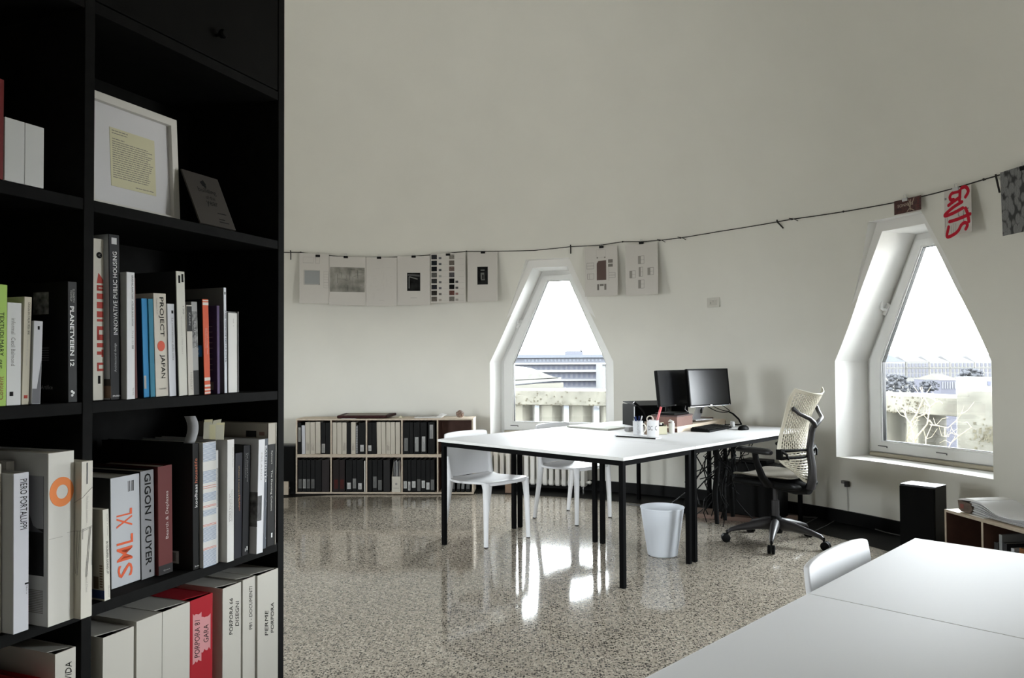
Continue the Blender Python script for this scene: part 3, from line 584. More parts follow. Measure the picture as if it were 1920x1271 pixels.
# ------------------------------------------------------------------ desks
BYAW = .7626
dU = Vector((math.sin(BYAW), math.cos(BYAW), 0)); dA = Vector((-math.cos(BYAW), math.sin(BYAW), 0)); DB = Vector((.6259, 4.3715, 0)); HT = .7439
def dp(u, a, z=0): return DB + dU * u + dA * a + Vector((0, 0, z))
CHROT = .8082          # local +y -> dA, local +x -> dU
def table(label, loc, rz, lx, ly, group):
    """local x,y span 0..lx, 0..ly"""
    t = thing('work_table', label, 'table', loc, rz, group)
    mb = MB(); mb.box((.0008, .0008, HT - .0185), (lx - .0008, ly - .0008, HT)); o = mb.build('tabletop', [M['top'], M['edge']], t, bevel=.0012)
    for p in o.data.polygons:
        if abs(p.normal.z) < .5: p.material_index = 1
    e, q = .019, .029; z0, z1 = HT - .0185 - .032, HT - .0187
    mb = MB()
    mb.box((e + q, e, z0), (lx - e - q, e + q, z1)); mb.box((e + q, ly - e - q, z0), (lx - e - q, ly - e, z1))
    mb.box((e, e + q, z0), (e + q, ly - e - q, z1)); mb.box((lx - e - q, e + q, z0), (lx - e, ly - e - q, z1)); mb.build('frame', M['steel'], t, bevel=.0012)
    for x in (e, lx - e - q):
        for y in (e, ly - e - q):
            mb = MB(); mb.box((x, y, .004), (x + q, y + q, z1)); l = mb.build('leg', M['steel'], t, bevel=.0012)
            mb = MB(); mb.box((x + .001, y + .001, 0), (x + q - .001, y + q - .001, .005)); mb.build('foot_cap', M['bpl'], l)
    return t
GT = 'white topped work tables on black steel frames'
W1_ = .7805
table('white table nearest to the waste bin, long side toward the camera', dp(0, 0), CHROT, W1_, 1.6, GT)
table('white table carrying the two monitors, next to the mesh back chair', dp(W1_ + .0015, 0), CHROT, 1.683, .7995, GT)
table('white table under the small radiator window, beside the tucked in white chair', dp(W1_ + .0015, .8005), CHROT, 1.683, .7995, GT)
NX = Vector((1.2355, 2.3862, 0)); NY = .772; nU = Vector((-math.sin(NY), -math.cos(NY), 0)); nR = Vector((math.cos(NY), -math.sin(NY), 0))
# local x -> -nU (away), local y -> -nR ; origin at the camera side right corner
nrot = math.atan2(-nU.y, -nU.x)
table('large white foreground table at the lower right, far one of the two', NX + nU * .777 + nR * 1.6, nrot, .777, 1.6, 'white tables in the right foreground')
table('large white foreground table at the bottom edge, nearest to the camera', NX + nU * 1.557 + nR * 1.6, nrot, .778, 1.6, 'white tables in the right foreground')
# ------------------------------------------------------------------ white moulded chairs
def grid_solid(mb, rows, th):
    """rows: list of lists of points; thickness along averaged normal"""
    nr, nc = len(rows), len(rows[0]); P = [[Vector(p) for p in r] for r in rows]; top = []; bot = []
    for i in range(nr):
        for j in range(nc):
            a = P[min(i + 1, nr - 1)][j] - P[max(i - 1, 0)][j]; b = P[i][min(j + 1, nc - 1)] - P[i][max(j - 1, 0)]
            n = a.cross(b).normalized(); top.append(P[i][j]); bot.append(P[i][j] - n * th)
    ix = lambda i, j: i * nc + j; o = nr * nc; fs = []
    for i in range(nr - 1):
        for j in range(nc - 1):
            fs += [(ix(i, j), ix(i + 1, j), ix(i + 1, j + 1), ix(i, j + 1)), (o + ix(i, j), o + ix(i, j + 1), o + ix(i + 1, j + 1), o + ix(i + 1, j))]
    bd = [(i, 0) for i in range(nr)] + [(nr - 1, j) for j in range(1, nc)] + [(i, nc - 1) for i in range(nr - 2, -1, -1)] + [(0, j) for j in range(nc - 2, 0, -1)]
    for k in range(len(bd)):
        a, b = ix(*bd[k]), ix(*bd[(k + 1) % len(bd)]); fs.append((a, o + a, o + b, b))
    mb.add(top + bot, fs)
def white_chair(label, loc, rz):
    t = thing('white_chair', label, 'chair', loc, rz, 'white moulded plastic chairs')
    us = [-1, -.97, -.85, -.5, 0, .5, .85, .97, 1]
    prof = [(.245, .418, .205), (.246, .440, .215), (.225, .452, .224), (.10, .446, .228), (-.03, .438, .228), (-.11, .437, .226), (-.150, .447, .224), (-.166, .462, .222)]
    rows = [[(u * hw, y - .03 * (abs(u) ** 3 if y > .2 else 0), z - (.010 * (1 - u * u) if -.2 < y < .2 else 0)) for u in us] for y, z, hw in prof]
    mb = MB(); grid_solid(mb, rows, .018); mb.build('seat', M['plastic'], t, sub=2)
    pb = [(-.160, .452, .222), (-.172, .475, .222), (-.182, .53, .221), (-.193, .62, .220), (-.202, .70, .218), (-.208, .752, .216), (-.210, .768, .212), (-.211, .773, .208)]
    rows = [[(u * hw, y + .014 * u * u - .012, z - (.012 * abs(u) ** 6 if z > .74 else 0)) for u in us] for y, z, hw in pb]
    mb = MB(); grid_solid(mb, rows, .016); mb.build('backrest', M['plastic'], t, sub=2)
    for sx_ in (-1, 1):
        mb = MB(); mb.tube([(sx_ * .198, .198, .437), (sx_ * .202, .204, .40), (sx_ * .208, .210, .30), (sx_ * .214, .214, .10), (sx_ * .216, .215, .006)], [(.034, .030), (.026, .024), (.021, .021), (.017, .017), (.016, .016)], 12, flat=(1, 0, 0)); l = mb.build('leg', M['plastic'], t, smooth=60)
        mb = MB(); mb.lathe([(.014, 0), (.014, .007)], 12, (sx_ * .216, .215, 0)); mb.build('glide', M['bpl'], l)
        mb = MB(); mb.tube([(sx_ * .212, -.184, .60), (sx_ * .210, -.176, .50), (sx_ * .206, -.166, .435), (sx_ * .209, -.184, .30), (sx_ * .215, -.216, .10), (sx_ * .217, -.230, .006)], [(.010, .012), (.018, .020), (.028, .026), (.021, .021), (.017, .017), (.016, .016)], 12, flat=(1, 0, 0)); l = mb.build('leg', M['plastic'], t, smooth=60)
        mb = MB(); mb.lathe([(.014, 0), (.014, .007)], 12, (sx_ * .217, -.230, 0)); mb.build('glide', M['bpl'], l)
    return t
c1 = white_chair('white plastic chair in full view, left of the work tables near the low shelf', (-.193, 5.68, 0), CHROT + PI)
c2 = copy_tree(c1); c2.location = (.496, 6.393, 0); c2['label'] = 'white plastic chair standing in front of the radiator, under the far table'
c3 = copy_tree(c1); q = NX + nU * .40 + nR * .14; c3.location = (q.x, q.y, 0); c3.rotation_euler[2] = CHROT + PI; c3['label'] = 'white plastic chair at the foreground table, only its backrest showing'
# ------------------------------------------------------------------ task chair
def task_chair():
    t = thing('task_chair', 'office swivel chair with a cream perforated mesh back and black frame', 'office chair', (1.86, 5.49, 0), CHROT - .07)
    L2 = (1.86, 5.49); c_, s_ = math.cos(.07 - CHROT), math.sin(.07 - CHROT)
    def loc(x, y): x -= L2[0]; y -= L2[1]; return x * c_ - y * s_, x * s_ + y * c_
    a0 = math.atan2(*reversed(loc(1.731, 5.195)))
    mb = MB(); mb.lathe([(.045, .075), (.05, .10), (.048, .15), (.038, .185), (.030, .19)], 20); mb.build('hub', M['bpl'], t, smooth=40)
    mb = MB(); mb.lathe([(.026, .12), (.026, .30), (.017, .302), (.017, .42)], 18); mb.build('gas_column', M['dgrey'], t, smooth=40)
    for k in range(5):
        a = a0 + k * 2 * PI / 5; d = Vector((math.cos(a), math.sin(a), 0)); n = Vector((-d.y, d.x, 0))
        mb = MB(); mb.tube([d * .02 + Vector((0, 0, .135)), d * .12 + Vector((0, 0, .128)), d * .25 + Vector((0, 0, .105)), d * .315 + Vector((0, 0, .088)), d * .332 + Vector((0, 0, .07))], [(.034, .045), (.030, .034), (.021, .020), (.016, .015), (.012, .010)], 10, flat=n); sp_ = mb.build('base_arm', M['dgrey'], t, smooth=60)
        w = d * .335 + n * .0; mb = MB()
        for sgn in (-1, 1):
            c = w + n * sgn * .013 + d * .012
            P = [(c - n * .011) + Vector((0, 0, .030)), (c - n * .009) + Vector((0, 0, .030)), (c + n * .009) + Vector((0, 0, .030)), (c + n * .011) + Vector((0, 0, .030))]
            mb.tube(P, [.026, .030, .030, .026], 20)
        mb.build('caster', M['bpl'], sp_, smooth=40)
        mb = MB(); mb.tube([w + Vector((0, 0, .085)), w + Vector((0, 0, .045))], .008, 8); mb.build('caster_stem', M['bpl'], sp_)
    # seat pan and cushion
    us = [-1, -.9, -.6, 0, .6, .9, 1]
    mb = MB(); rows = [[(u * hw, y, z - .03 * (1 - abs(u) ** 2) - .01) for u in us] for y, z, hw in ((.225, .475, .205), (.18, .488, .232), (0, .484, .242), (-.15, .480, .222), (-.235, .465, .17))]
    grid_solid(mb, rows, .045); mb.build('seat_pan', M['bpl'], t, sub=2)
    mb = MB(); mb.tube([(0, .06, .44), (0, -.06, .43), (0, -.17, .405), (0, -.255, .40)], [(.11, .04), (.12, .055), (.085, .045), (.05, .03)], 14, flat=(1, 0, 0)); mb.build('tilt_housing', M['bpl'], t, smooth=60)
    mb = MB(); rows = [[(u * hw, y, z - .010 * (1 - u * u) + .01 * abs(u) ** 4) for u in us] for y, z, hw in ((.222, .482, .19), (.205, .493, .205), (.16, .500, .222), (0, .492, .235), (-.14, .498, .215), (-.19, .492, .20))]
    grid_solid(mb, rows, .014); mb.build('seat_cushion', mat('sand_mesh', (.20, .18, .145), .7, noise=.06, scale=150), t, sub=2)
    # perforated back
    Z0, HB = .445, .645
    def bp(u, v):
        hw = .115 + .125 * math.sin(min(1, v / .33) * PI / 2) if v < .33 else (.240 - .050 * math.sin(min(1, (v - .33) / .6) * PI) - .012 * (v - .33))
        tp = max(0, (v - .75) / .25); hw *= 1 - .16 * tp ** 3
        z = Z0 + v * HB - .030 * (1 - u * u) * tp + .012 * (u * u - 1.6 * max(0, abs(u) - .8)) * tp
        if v < .3: z += .085 * (abs(u) ** 2) * (1 - v / .3)
        y = -.245 + .055 * math.sin(v * PI * 1.15 - .25) - .075 * v * v + (.055 + .02 * v) * u * u
        return Vector((u * hw, y, z))
    NU, NV = 54, 108; vs = [bp(-1 + 2 * i / NU, j / NV) for j in range(NV + 1) for i in range(NU + 1)]; fs = []; back = []
    for j in range(NV):
        for i in range(NU):
            edge = i < 2 or i >= NU - 2 or j < 3 or j >= NV - 3
            if j > NV * .34: hole = (i % 2 == 1) and ((j + (2 if (i // 2) % 2 else 0)) % 4 < 3)
            else: hole = (j % 3 == 1) and ((i + (2 if (j // 3) % 2 else 0)) % 5 < 4)
            if edge or not hole: fs.append((j * (NU + 1) + i, j * (NU + 1) + i + 1, (j + 1) * (NU + 1) + i + 1, (j + 1) * (NU + 1) + i))
    mb = MB(); mb.add(vs, fs); o = mb.build('backrest', mat('cream_polymer', (.52, .48, .38), .45), t, smooth=80); m = o.modifiers.new('thick', 'SOLIDIFY'); m.thickness = .004; m.offset = 0
    rim = [bp(-1, j / 40) for j in range(41)] + [bp(-1 + 2 * i / 24, 1) for i in range(1, 25)] + [bp(1, 1 - j / 40) for j in range(1, 41)] + [bp(1 - 2 * i / 12, 0) for i in range(1, 13)]
    mb = MB(); mb.tube(rim, .0045, 6, cap=False); mb.build('rim', mat('cream_rim', (.56, .53, .44), .45), o, smooth=60)
    # spine with two upper arms
    yb = lambda v, u=0: bp(u, v).y
    S = [(0, -.255, .415), (0, -.275, .47), (0, -.275, .56), (0, -.258, .68), (0, -.275, .80), (0, -.300, .862)]
    mb = MB(); mb.tube(S, [(.050, .030), (.044, .026), (.038, .024), (.034, .021), (.031, .019), (.028, .016)], 12, flat=(1, 0, 0)); sp_ = mb.build('back_spine', M['dgrey'], t, smooth=60)
    for sx_ in (-1, 1):
        q = bp(sx_ * .80, .80)
        mb = MB(); mb.tube([(0, -.295, .845), (sx_ * .035, -.306, .868), (sx_ * .085, -.305, .895), (sx_ * .14, q.y - .035, q.z - .03), (q.x, q.y - .012, q.z)], [.021, .017, .0145, .0135, .014], 10)
        mb.ball((q.x, q.y - .010, q.z), .018, 8, (1, .7, 1)); mb.build('back_arm', M['dgrey'], sp_, smooth=60)
    # lumbar band with paddles
    mb = MB()
    for dz in (-.024, .024): mb.tube([Vector((0, -.25, .655 + dz * .8))] + [bp(u, .33) + Vector((0, -.020 - .03 * (1 - abs(u)), dz + .655 - bp(u, .33).z)) for u in (-.3, -.6, -.85, -.97)], [.010, .010, .010, .011, .014], 8)
    for dz in (-.024, .024): mb.tube([Vector((0, -.25, .655 + dz * .8))] + [bp(u, .33) + Vector((0, -.020 - .03 * (1 - abs(u)), dz + .655 - bp(u, .33).z)) for u in (.3, .6, .85, .97)], [.010, .010, .010, .011, .014], 8)
    for u in (-.98, .98):
        q = bp(u, .33); mb.obox((q.x, q.y - .015, .655), (.012, 0, 0), (0, .02, 0), (0, 0, .034)); mb.tube([(q.x * .98, q.y - .03, .675), (q.x * .90, q.y - .055, .655), (q.x * .84, q.y - .06, .620)], [.010, .009, .007], 8)
    mb.build('lumbar_band', M['bpl'], t, smooth=50)
    for sx_ in (-1, 1):
        x = sx_ * .285
        mb = MB(); mb.tube([(x, -.13, .665), (x, -.10, .672), (x * .99, .02, .678), (x * .96, .11, .676), (x * .95, .135, .668)], [(.026, .014), (.050, .022), (.050, .022), (.046, .019), (.026, .012)], 14, flat=(1, 0, 0)); ar = mb.build('armrest', mat('soft_black', (.010, .010, .011), .45, spec=.3), t, smooth=60)
        mb = MB(); mb.tube([(sx_ * .15, -.07, .435), (sx_ * .23, -.075, .44), (x * .985, -.06, .50), (x, -.02, .60), (x, -.01, .668)], [(.020, .040), (.020, .042), (.018, .036), (.015, .030), (.015, .030)], 12, flat=(0, 0, 1)); mb.build('arm_post', M['bpl'], ar, smooth=60)
    return t
task_chair()
# ------------------------------------------------------------------ bin
b = thing('waste_bin', 'translucent white waste bin under the nearest work table', 'waste bin', (.995, 5.165, 0))
mbin = bpy.data.materials.new('frosted_polypropylene'); mbin.use_nodes = True; n = mbin.node_tree.nodes; p = n['Principled BSDF']
p.inputs['Base Color'].default_value = (.74, .76, .79, 1); p.inputs['Roughness'].default_value = .4
tl = n.new('ShaderNodeBsdfTranslucent'); tl.inputs[0].default_value = (.85, .87, .90, 1); mx = n.new('ShaderNodeMixShader'); mx.inputs[0].default_value = .5
mbin.node_tree.links.new(p.outputs[0], mx.inputs[1]); mbin.node_tree.links.new(tl.outputs[0], mx.inputs[2]); mbin.node_tree.links.new(mx.outputs[0], n['Material Output'].inputs[0])
mb = MB(); mb.lathe([(.0, .004), (.088, .0), (.098, .006), (.143, .312), (.146, .315), (.146, .320), (.141, .320), (.140, .315), (.095, .010), (.0, .010)], 48); mb.build('bin_body', mbin, b, smooth=40)
# ------------------------------------------------------------------ things on the desk
TZ = HT
V3 = Vector
RD = V3((.6, .8, 0)); RB = V3((-.8, .6, 0)); RS = V3((1.252, 5.876, TZ + .0005))
def fr_(o, x, y, z=0): return o + RD * x + RB * y + V3((0, 0, z))
rrot = math.atan2(.8, .6)
r = thing('monitor_riser', 'low light wood riser board with shade-coloured ends on the desk', 'riser', RS, rrot)
mb = MB(); mb.box((0, 0, .030), (.97, .23, .043)); mb.build('board', M['birch'], r, bevel=.001)
mb = MB(); mb.box((.004, .004, 0), (.966, .016, .030)); mb.build('front_rail', M['birch'], r)
mb = MB(); mb.box((0, .0, 0), (.003, .23, .030)); mb.box((.967, 0, 0), (.97, .23, .03)); mb.build('shaded_end', M['brownpanel'], r)  # dark brown paints the shadow side onto the riser ends
mb = MB(); mb.box((.45, .10, .0432), (.95, .225, .055)); mb.build('dark_tray', M['brownpanel'], r, bevel=.002)
r = thing('cardboard_box', 'red brown box carrying the left monitor', 'box', fr_(RS, .002, .002, .0435), rrot)
mb = MB(); mb.box((0, 0, 0), (.285, .215, .082)); mb.build('box_body', mat('red_brown_box', (.16, .085, .068), .7, noise=.08, scale=60), r, bevel=.001)
mb = MB(); mb.box((-.002, -.002, .072), (.287, .217, .0838)); mb.build('box_lid', mat('dark_box_lid', (.05, .022, .02), .6), r, bevel=.001)
def monitor(label, left, phi, w, h, zb, foot, alu, tilt):
    """left = (x,y) of left front edge, zb bottom z, foot = world point"""
    t = thing('monitor', label, 'monitor', (foot[0], foot[1], foot[2]), phi, 'two dark computer monitors on the desk'); bpy.context.view_layer.update()
    inv = (Matrix.Translation(t.location) @ Matrix.Rotation(phi, 4, 'Z')).inverted()
    o = inv @ V3((left[0], left[1], zb)); R_ = Matrix.Rotation(-tilt, 3, 'X'); f = lambda x, y, z: o + R_ @ V3((x, y, z))
    mb = MB(); vs = [f(x, y, z) for y, e in ((.004, 0), (.03, 0), (.048, .03)) for x, z in ((e, e), (w - e, e), (w - e, h - e), (e, h - e))]
    mb.add(vs, [(3, 2, 1, 0), (8, 9, 10, 11)] + [(k * 4 + i, k * 4 + (i + 1) % 4, k * 4 + 4 + (i + 1) % 4, k * 4 + 4 + i) for k in (0, 1) for i in range(4)]); mb.build('housing', M['bpl'], t, bevel=.003)
    bz = .013; mb = MB(); po = [(0, 0), (w, 0), (w, h), (0, h)]; mb.ringp(po, inset(po, bz), lambda p: f(p[0], 0, p[1]), lambda p: f(p[0], .006, p[1])); be = mb.build('bezel', M['bpl'], t, bevel=.001)
    mb = MB(); mb.obox(f(w * .5, -.0004, .006), R_ @ V3((.012, 0, 0)), R_ @ V3((0, .0006, 0)), R_ @ V3((0, 0, .003))); mb.build('maker_badge', M['alu'], be)
    mb = MB(); mb.obox(f(w - .022, -.0004, .006), R_ @ V3((.003, 0, 0)), R_ @ V3((0, .0006, 0)), R_ @ V3((0, 0, .003))); mb.build('power_button', M['alu'], be)
    mb = MB(); mb.obox(f(w / 2, .0030, h / 2), R_ @ V3((w / 2 - bz, 0, 0)), R_ @ V3((0, .0008, 0)), R_ @ V3((0, 0, h / 2 - bz))); mb.build('screen', M['screen'], t)
    if alu:
        mb = MB(); P = [f(-.0003, -.0006, 0), f(w + .0003, -.0006, 0)]; mb.obox(f(w / 2, .012, -.0015), R_ @ V3((w / 2, 0, 0)), R_ @ V3((0, .012, 0)), R_ @ V3((0, 0, .0018))); mb.build('silver_edge', M['alu'], t)
        mb = MB(); top = f(w * .47, .055, .06); mb.add([top + V3((-.045, 0, 0)), top + V3((.045, 0, 0)), V3((.045, -.01, .006)), V3((-.045, -.01, .006)), top + V3((-.045, .014, 0)), top + V3((.045, .014, 0)), V3((.045, .006, .006)), V3((-.045, .006, .006))], [(0, 1, 2, 3), (5, 4, 7, 6), (1, 5, 6, 2), (4, 0, 3, 7), (0, 4, 5, 1), (3, 2, 6, 7)]); st = mb.build('stand', M['alu'], t, bevel=.002)
        mid = (top + V3((0, -.01, 0))) * .42 + V3((0, -.011, .006)) * .58; mb = MB(); mb.obox(mid + V3((.012, -.001, 0)), (.008, 0, 0), (0, .004, 0), (0, -.0, .022)); mb.build('cable_slot', M['bpl'], st)
        mb = MB(); mb.box((-.11, -.09, 0), (.11, .09, .008)); mb.build('stand_base', M['alu'], t, bevel=.003)
    else:
        top = f(w * .5, .05, .05); mb = MB(); mb.tube([(top.x, top.y + .012, top.z + .05), (top.x, top.y + .012, .012)], [(.04, .014), (.04, .016)], 12, flat=(1, 0, 0)); mb.build('stand', M['bpl'], t, smooth=50)
        mb = MB(); mb.box((-.115, -.085, 0), (.115, .085, .014)); mb.build('stand_base', M['bpl'], t, bevel=.004)
    return t
bx = fr_(RS, .142, .108, .1275)
monitor('left dark monitor standing on a red brown box', (1.158, 6.03), math.radians(48), .45, .288, .928, (bx.x, bx.y, bx.z), False, math.radians(6))
ft = fr_(RS, .60, .112, .0438 + .012)
monitor('right dark monitor on a sloping silver stand', (1.419, 6.15), math.radians(37.7), .52, .303, .922, (ft.x, ft.y, ft.z), True, math.radians(6))
# black desktop tray behind
t = thing('desk_tray', 'black open desk tray with a raised flap behind the left monitor', 'tray', (1.02, 6.46, TZ), math.radians(16))
mb = MB(); mb.box((0, 0, 0), (.50, .24, .006)); mb.box((0, .234, .006), (.50, .24, .175)); mb.box((0, 0, .006), (.006, .234, .18)); mb.box((.494, 0, .006), (.50, .234, .18)); mb.build('tray_body', M['bpl'], t)
mb = MB(); mb.obox((.25, .10, .183), (.25, 0, 0), (0, .135, .012), (0, 0, .004)); mb.build('tray_cover', M['bpl'], t, bevel=.002)
mb = MB(); mb.box((-.004, -.003, 0), (.002, .004, .165)); mb.build('pale_edge', M['paper'], t)
mb = MB(); mb.tube([(-.01, -.01, .20), (.03, -.02, .17), (.07, -.03, .12), (.09, -.035, .06)], [.012, .009, .006, .004], 8); mb.build('strap', M['bpl'], t, smooth=50)
# keyboard
ko = fr_(RS, .14, -.20, 0); k = thing('keyboard', 'black computer keyboard in front of the wood riser', 'keyboard', (ko.x, ko.y, TZ), rrot)
mb = MB(); mb.add([(0, 0, 0), (.45, 0, 0), (.45, .155, 0), (0, .155, 0), (0, 0, .016), (.45, 0, .016), (.45, .155, .027), (0, .155, .027)], [(3, 2, 1, 0), (4, 5, 6, 7), (0, 1, 5, 4), (1, 2, 6, 5), (2, 3, 7, 6), (3, 0, 4, 7)]); mb.build('key_base', M['bpl'], k, bevel=.003)
mb = MB(); 
for rI in range(6):
    y = .020 + rI * .0215 + (.004 if rI == 5 else 0)
    for cI in range(22):
        if cI in (15,) : continue
        x = .012 + cI * .0196
        if rI == 0 and 4 <= cI <= 8: continue
        z = .016 + y * .071; mb.box((x, y, z), (x + .0165, y + .018, z + .006))
mb.box((.012 + 4 * .0196, .020, .017), (.012 + 9 * .0196 - .003, .038, .0235)); o = mb.build('keys', M['bpl'], k); o['kind'] = 'stuff'
m = thing('mouse', 'black computer mouse on the desk beyond the keyboard', 'mouse', (1.815, 6.08, TZ), .6)
mb = MB(); vs = []; mb.ball((0, 0, .006), .032, 10, (1.75, 1, 1.0)); o = mb.build('mouse_shell', M['bpl'], m, smooth=60)
for v in o.data.vertices: v.co.z = max(0, v.co.z)
mb = MB(); mb.box((.012, -.003, .0345), (.034, .003, .0375)); mb.build('wheel', M['dgrey'], m)
mb = MB(); mb.tube([(-.055, 0, .006), (-.075, .04, .004), (-.06, .11, .003), (-.01, .2, .003)], .0018, 6); mb.build('mouse_cable', M['bcable'], m, smooth=60)
# cups
def cup(name, label, cat, loc, r0, r1, h, mt, rz=0):
    t = thing(name, label, cat, loc, rz); k = .003
    mb = MB(); mb.lathe([(0, 0), (r0 - .003, 0), (r0, .003), (r1, h), (r1 - k, h), (r0 - k, .006), (0, .006)], 32); mb.build('body', mt, t, smooth=40); return t
def pens(t, r0, h, cols, seed, ln=.14):
    rnd = random.Random(seed)
    for i, c in enumerate(cols):
        a = i * 2.4 + .3; rr = r0 * .62
        p0 = V3((-math.cos(a) * rr * .3, -math.sin(a) * rr * .3, .008)); p1 = V3((math.cos(a) * rr, math.sin(a) * rr, h)); d = (p1 - p0).normalized()
        mb = MB(); l = ln * rnd.uniform(.92, 1.1); mb.tube([p0, p0 + d * l * .8, p0 + d * l * .81, p0 + d * l], [.0035, .0035, .0046, .0046], 8)
        o = thing('pen', 'pen standing in the %s' % t['label'].split(' full')[0].split(' with')[0], 'pen', t.location, t.rotation_euler[2], 'pens in the ' + t['category'] + 's on the desk'); mb.build('barrel', cm(c), o, smooth=50)
        o['label'] = PENL.pop(0)
PENL = ['dark blue capped pen in the leftmost white mug', 'navy pen at the back of the leftmost white mug', 'white capped pen in the leftmost white mug', 'blue felt pen at the right side of the leftmost white mug',
        'pink marker leaning out of the white lettered cup', 'black pencil in the white lettered cup']
t = cup('mug', 'white handled mug with blue pens at the left of the desk clutter', 'mug', (.925, 5.70, TZ), .036, .037, .104, cm((.62, .63, .65), .35), CHROT)
mb = MB(); mb.tube([(.036 + .022 * math.sin(a), 0, .052 - .030 * math.cos(a)) for a in [PI * i / 10 for i in range(11)]], .0045, 8); o = mb.build('handle', cm((.55, .52, .45), .35), t, smooth=60); o.rotation_euler = (0, 0, -CHROT - .1)
mb = MB()
for a0_, z0, a1_, z1 in ((-2.7, .085, -2.4, .07), (-2.4, .07, -2.65, .06), (-2.8, .05, -2.1, .03), (-2.8, .028, -2.0, .024), (-2.7, .018, -2.1, .018)):
    mb.tube([(math.cos(a0_ + (a1_ - a0_) * i / 6) * .0372, math.sin(a0_ + (a1_ - a0_) * i / 6) * .0372, z0 + (z1 - z0) * i / 6) for i in range(7)], .0006, 5)
mb.build('printed_sketch', M['greyink'], t)
pens(t, .034, .104, [(.01, .02, .09), (.012, .02, .06), (.5, .5, .52), (.015, .03, .12)], 4)
t = cup('cup', 'white cylindrical cup with black round letters, holding a pink marker', 'cup', (1.005, 5.535, TZ), .041, .0425, .122, cm((.66, .66, .67), .35))
mb = MB()
def onround(s, a0, a1, z0, z1, R):
    V, Fc, _ = tmesh(s); mb.add([(math.cos(a0 + (a1 - a0) * x) * R, math.sin(a0 + (a1 - a0) * x) * R, z0 + (z1 - z0) * y) for x, y in V], Fc)
va = math.atan2(-5.535, -1.005)
onround('DC', va - .85, va - .05, .052, .084, .0427); onround('C', va + .35, va + .80, .052, .084, .0427); mb.build('lettering', M['ink'], t)
mb = MB(); mb.tube([(.0, -.01, .01), (.055, .035, .175)], .0085, 10); o = thing('pen', PENL.pop(0), 'marker', t.location); mb.build('barrel', cm((.62, .22, .22)), o, smooth=50); mb = MB(); mb.tube([(.055, .035, .175), (.068, .043, .213)], .009, 10); mb.build('cap', cm((.55, .12, .13)), o, smooth=50)
mb = MB(); mb.tube([(-.02, .01, .01), (-.030, .015, .15)], .0035, 8); o = thing('pencil', PENL.pop(0), 'pencil', t.location); mb.build('barrel', M['ink'], o)
mb = MB(); n_ = 24; mb.tube([(-.022 + .022 * math.cos(2 * PI * i / n_), -.008, .130 + .022 * math.sin(2 * PI * i / n_)) for i in range(n_ + 1)], [(.004, .010)] * (n_ + 1), 8, flat=(0, 0, 1)); o = tag(mb.build('tape_roll', cm((.60, .54, .48)), smooth=50), 'beige tape roll resting on the lettered cup', 'tape roll'); o.location = t.location
t = thing('ribbed_box', 'low ribbed yellow white open box of small things on the desk', 'box', (1.10, 5.76, TZ), .2)
mb = MB()
for a, c in (((-.04, -.035, 0), (.04, -.031, .062)), ((-.04, .031, 0), (.04, .035, .085)), ((-.04, -.031, 0), (-.036, .031, .07)), ((.036, -.031, 0), (.04, .031, .07)), ((-.04, -.035, 0), (.04, .035, .004))): mb.box(a, c)
for i in range(5): mb.box((-.0405, -.0365, .008 + i * .0115), (.0405, -.034, .011 + i * .0115))
mb.build('box_shell', cm((.56, .54, .40), .5), t)
mb = MB(); rnd = random.Random(5)
for i in range(7): mb.ball((rnd.uniform(-.025, .025), rnd.uniform(-.02, .02), .055 + rnd.uniform(0, .02)), rnd.uniform(.008, .014), 6)
mb.build('small_things', M['ink'], t); mb = MB(); mb.ball((0, -.01, .075), .011, 8, (1, 1, .8)); mb.build('white_knob', M['paper'], t, smooth=60); mb = MB(); mb.ball((-.018, .01, .088), .016, 8); mb.build('dark_sponge', M['redbrown'], t, smooth=60)
t = cup('cup', 'plain small white cup right of the ribbed yellow box', 'cup', (1.20, 5.83, TZ), .021, .023, .075, cm((.62, .62, .60), .4))
mb = MB(); mb.tube([(0, 0, .06), (.006, .003, .085), (-.01, .012, .095), (-.022, .01, .086)], [.016, .014, .010, .004], 8); mb.build('crumpled_tissue', M['paper'], t, smooth=60)
t = cup('canister', 'small tan canister behind the mug handle', 'canister', (1.00, 5.74, TZ), .022, .022, .095, cm((.20, .15, .11), .5))
t = cup('canister', 'small white canister beside the computer mouse', 'canister', (1.80, 6.33, TZ), .018, .018, .048, cm((.6, .6, .6), .4))
t = thing('eraser_block', 'small grey block left of the pen mug', 'block', (.93, 6.05, TZ), .75)
mb = MB(); mb.box((-.06, -.02, 0), (.06, .02, .03)); mb.build('block_body', cm((.25, .25, .25), .5), t, bevel=.002); mb = MB(); mb.box((.025, -.0205, .004), (.061, .0205, .0305)); mb.build('dark_end', cm((.08, .08, .08)), t)
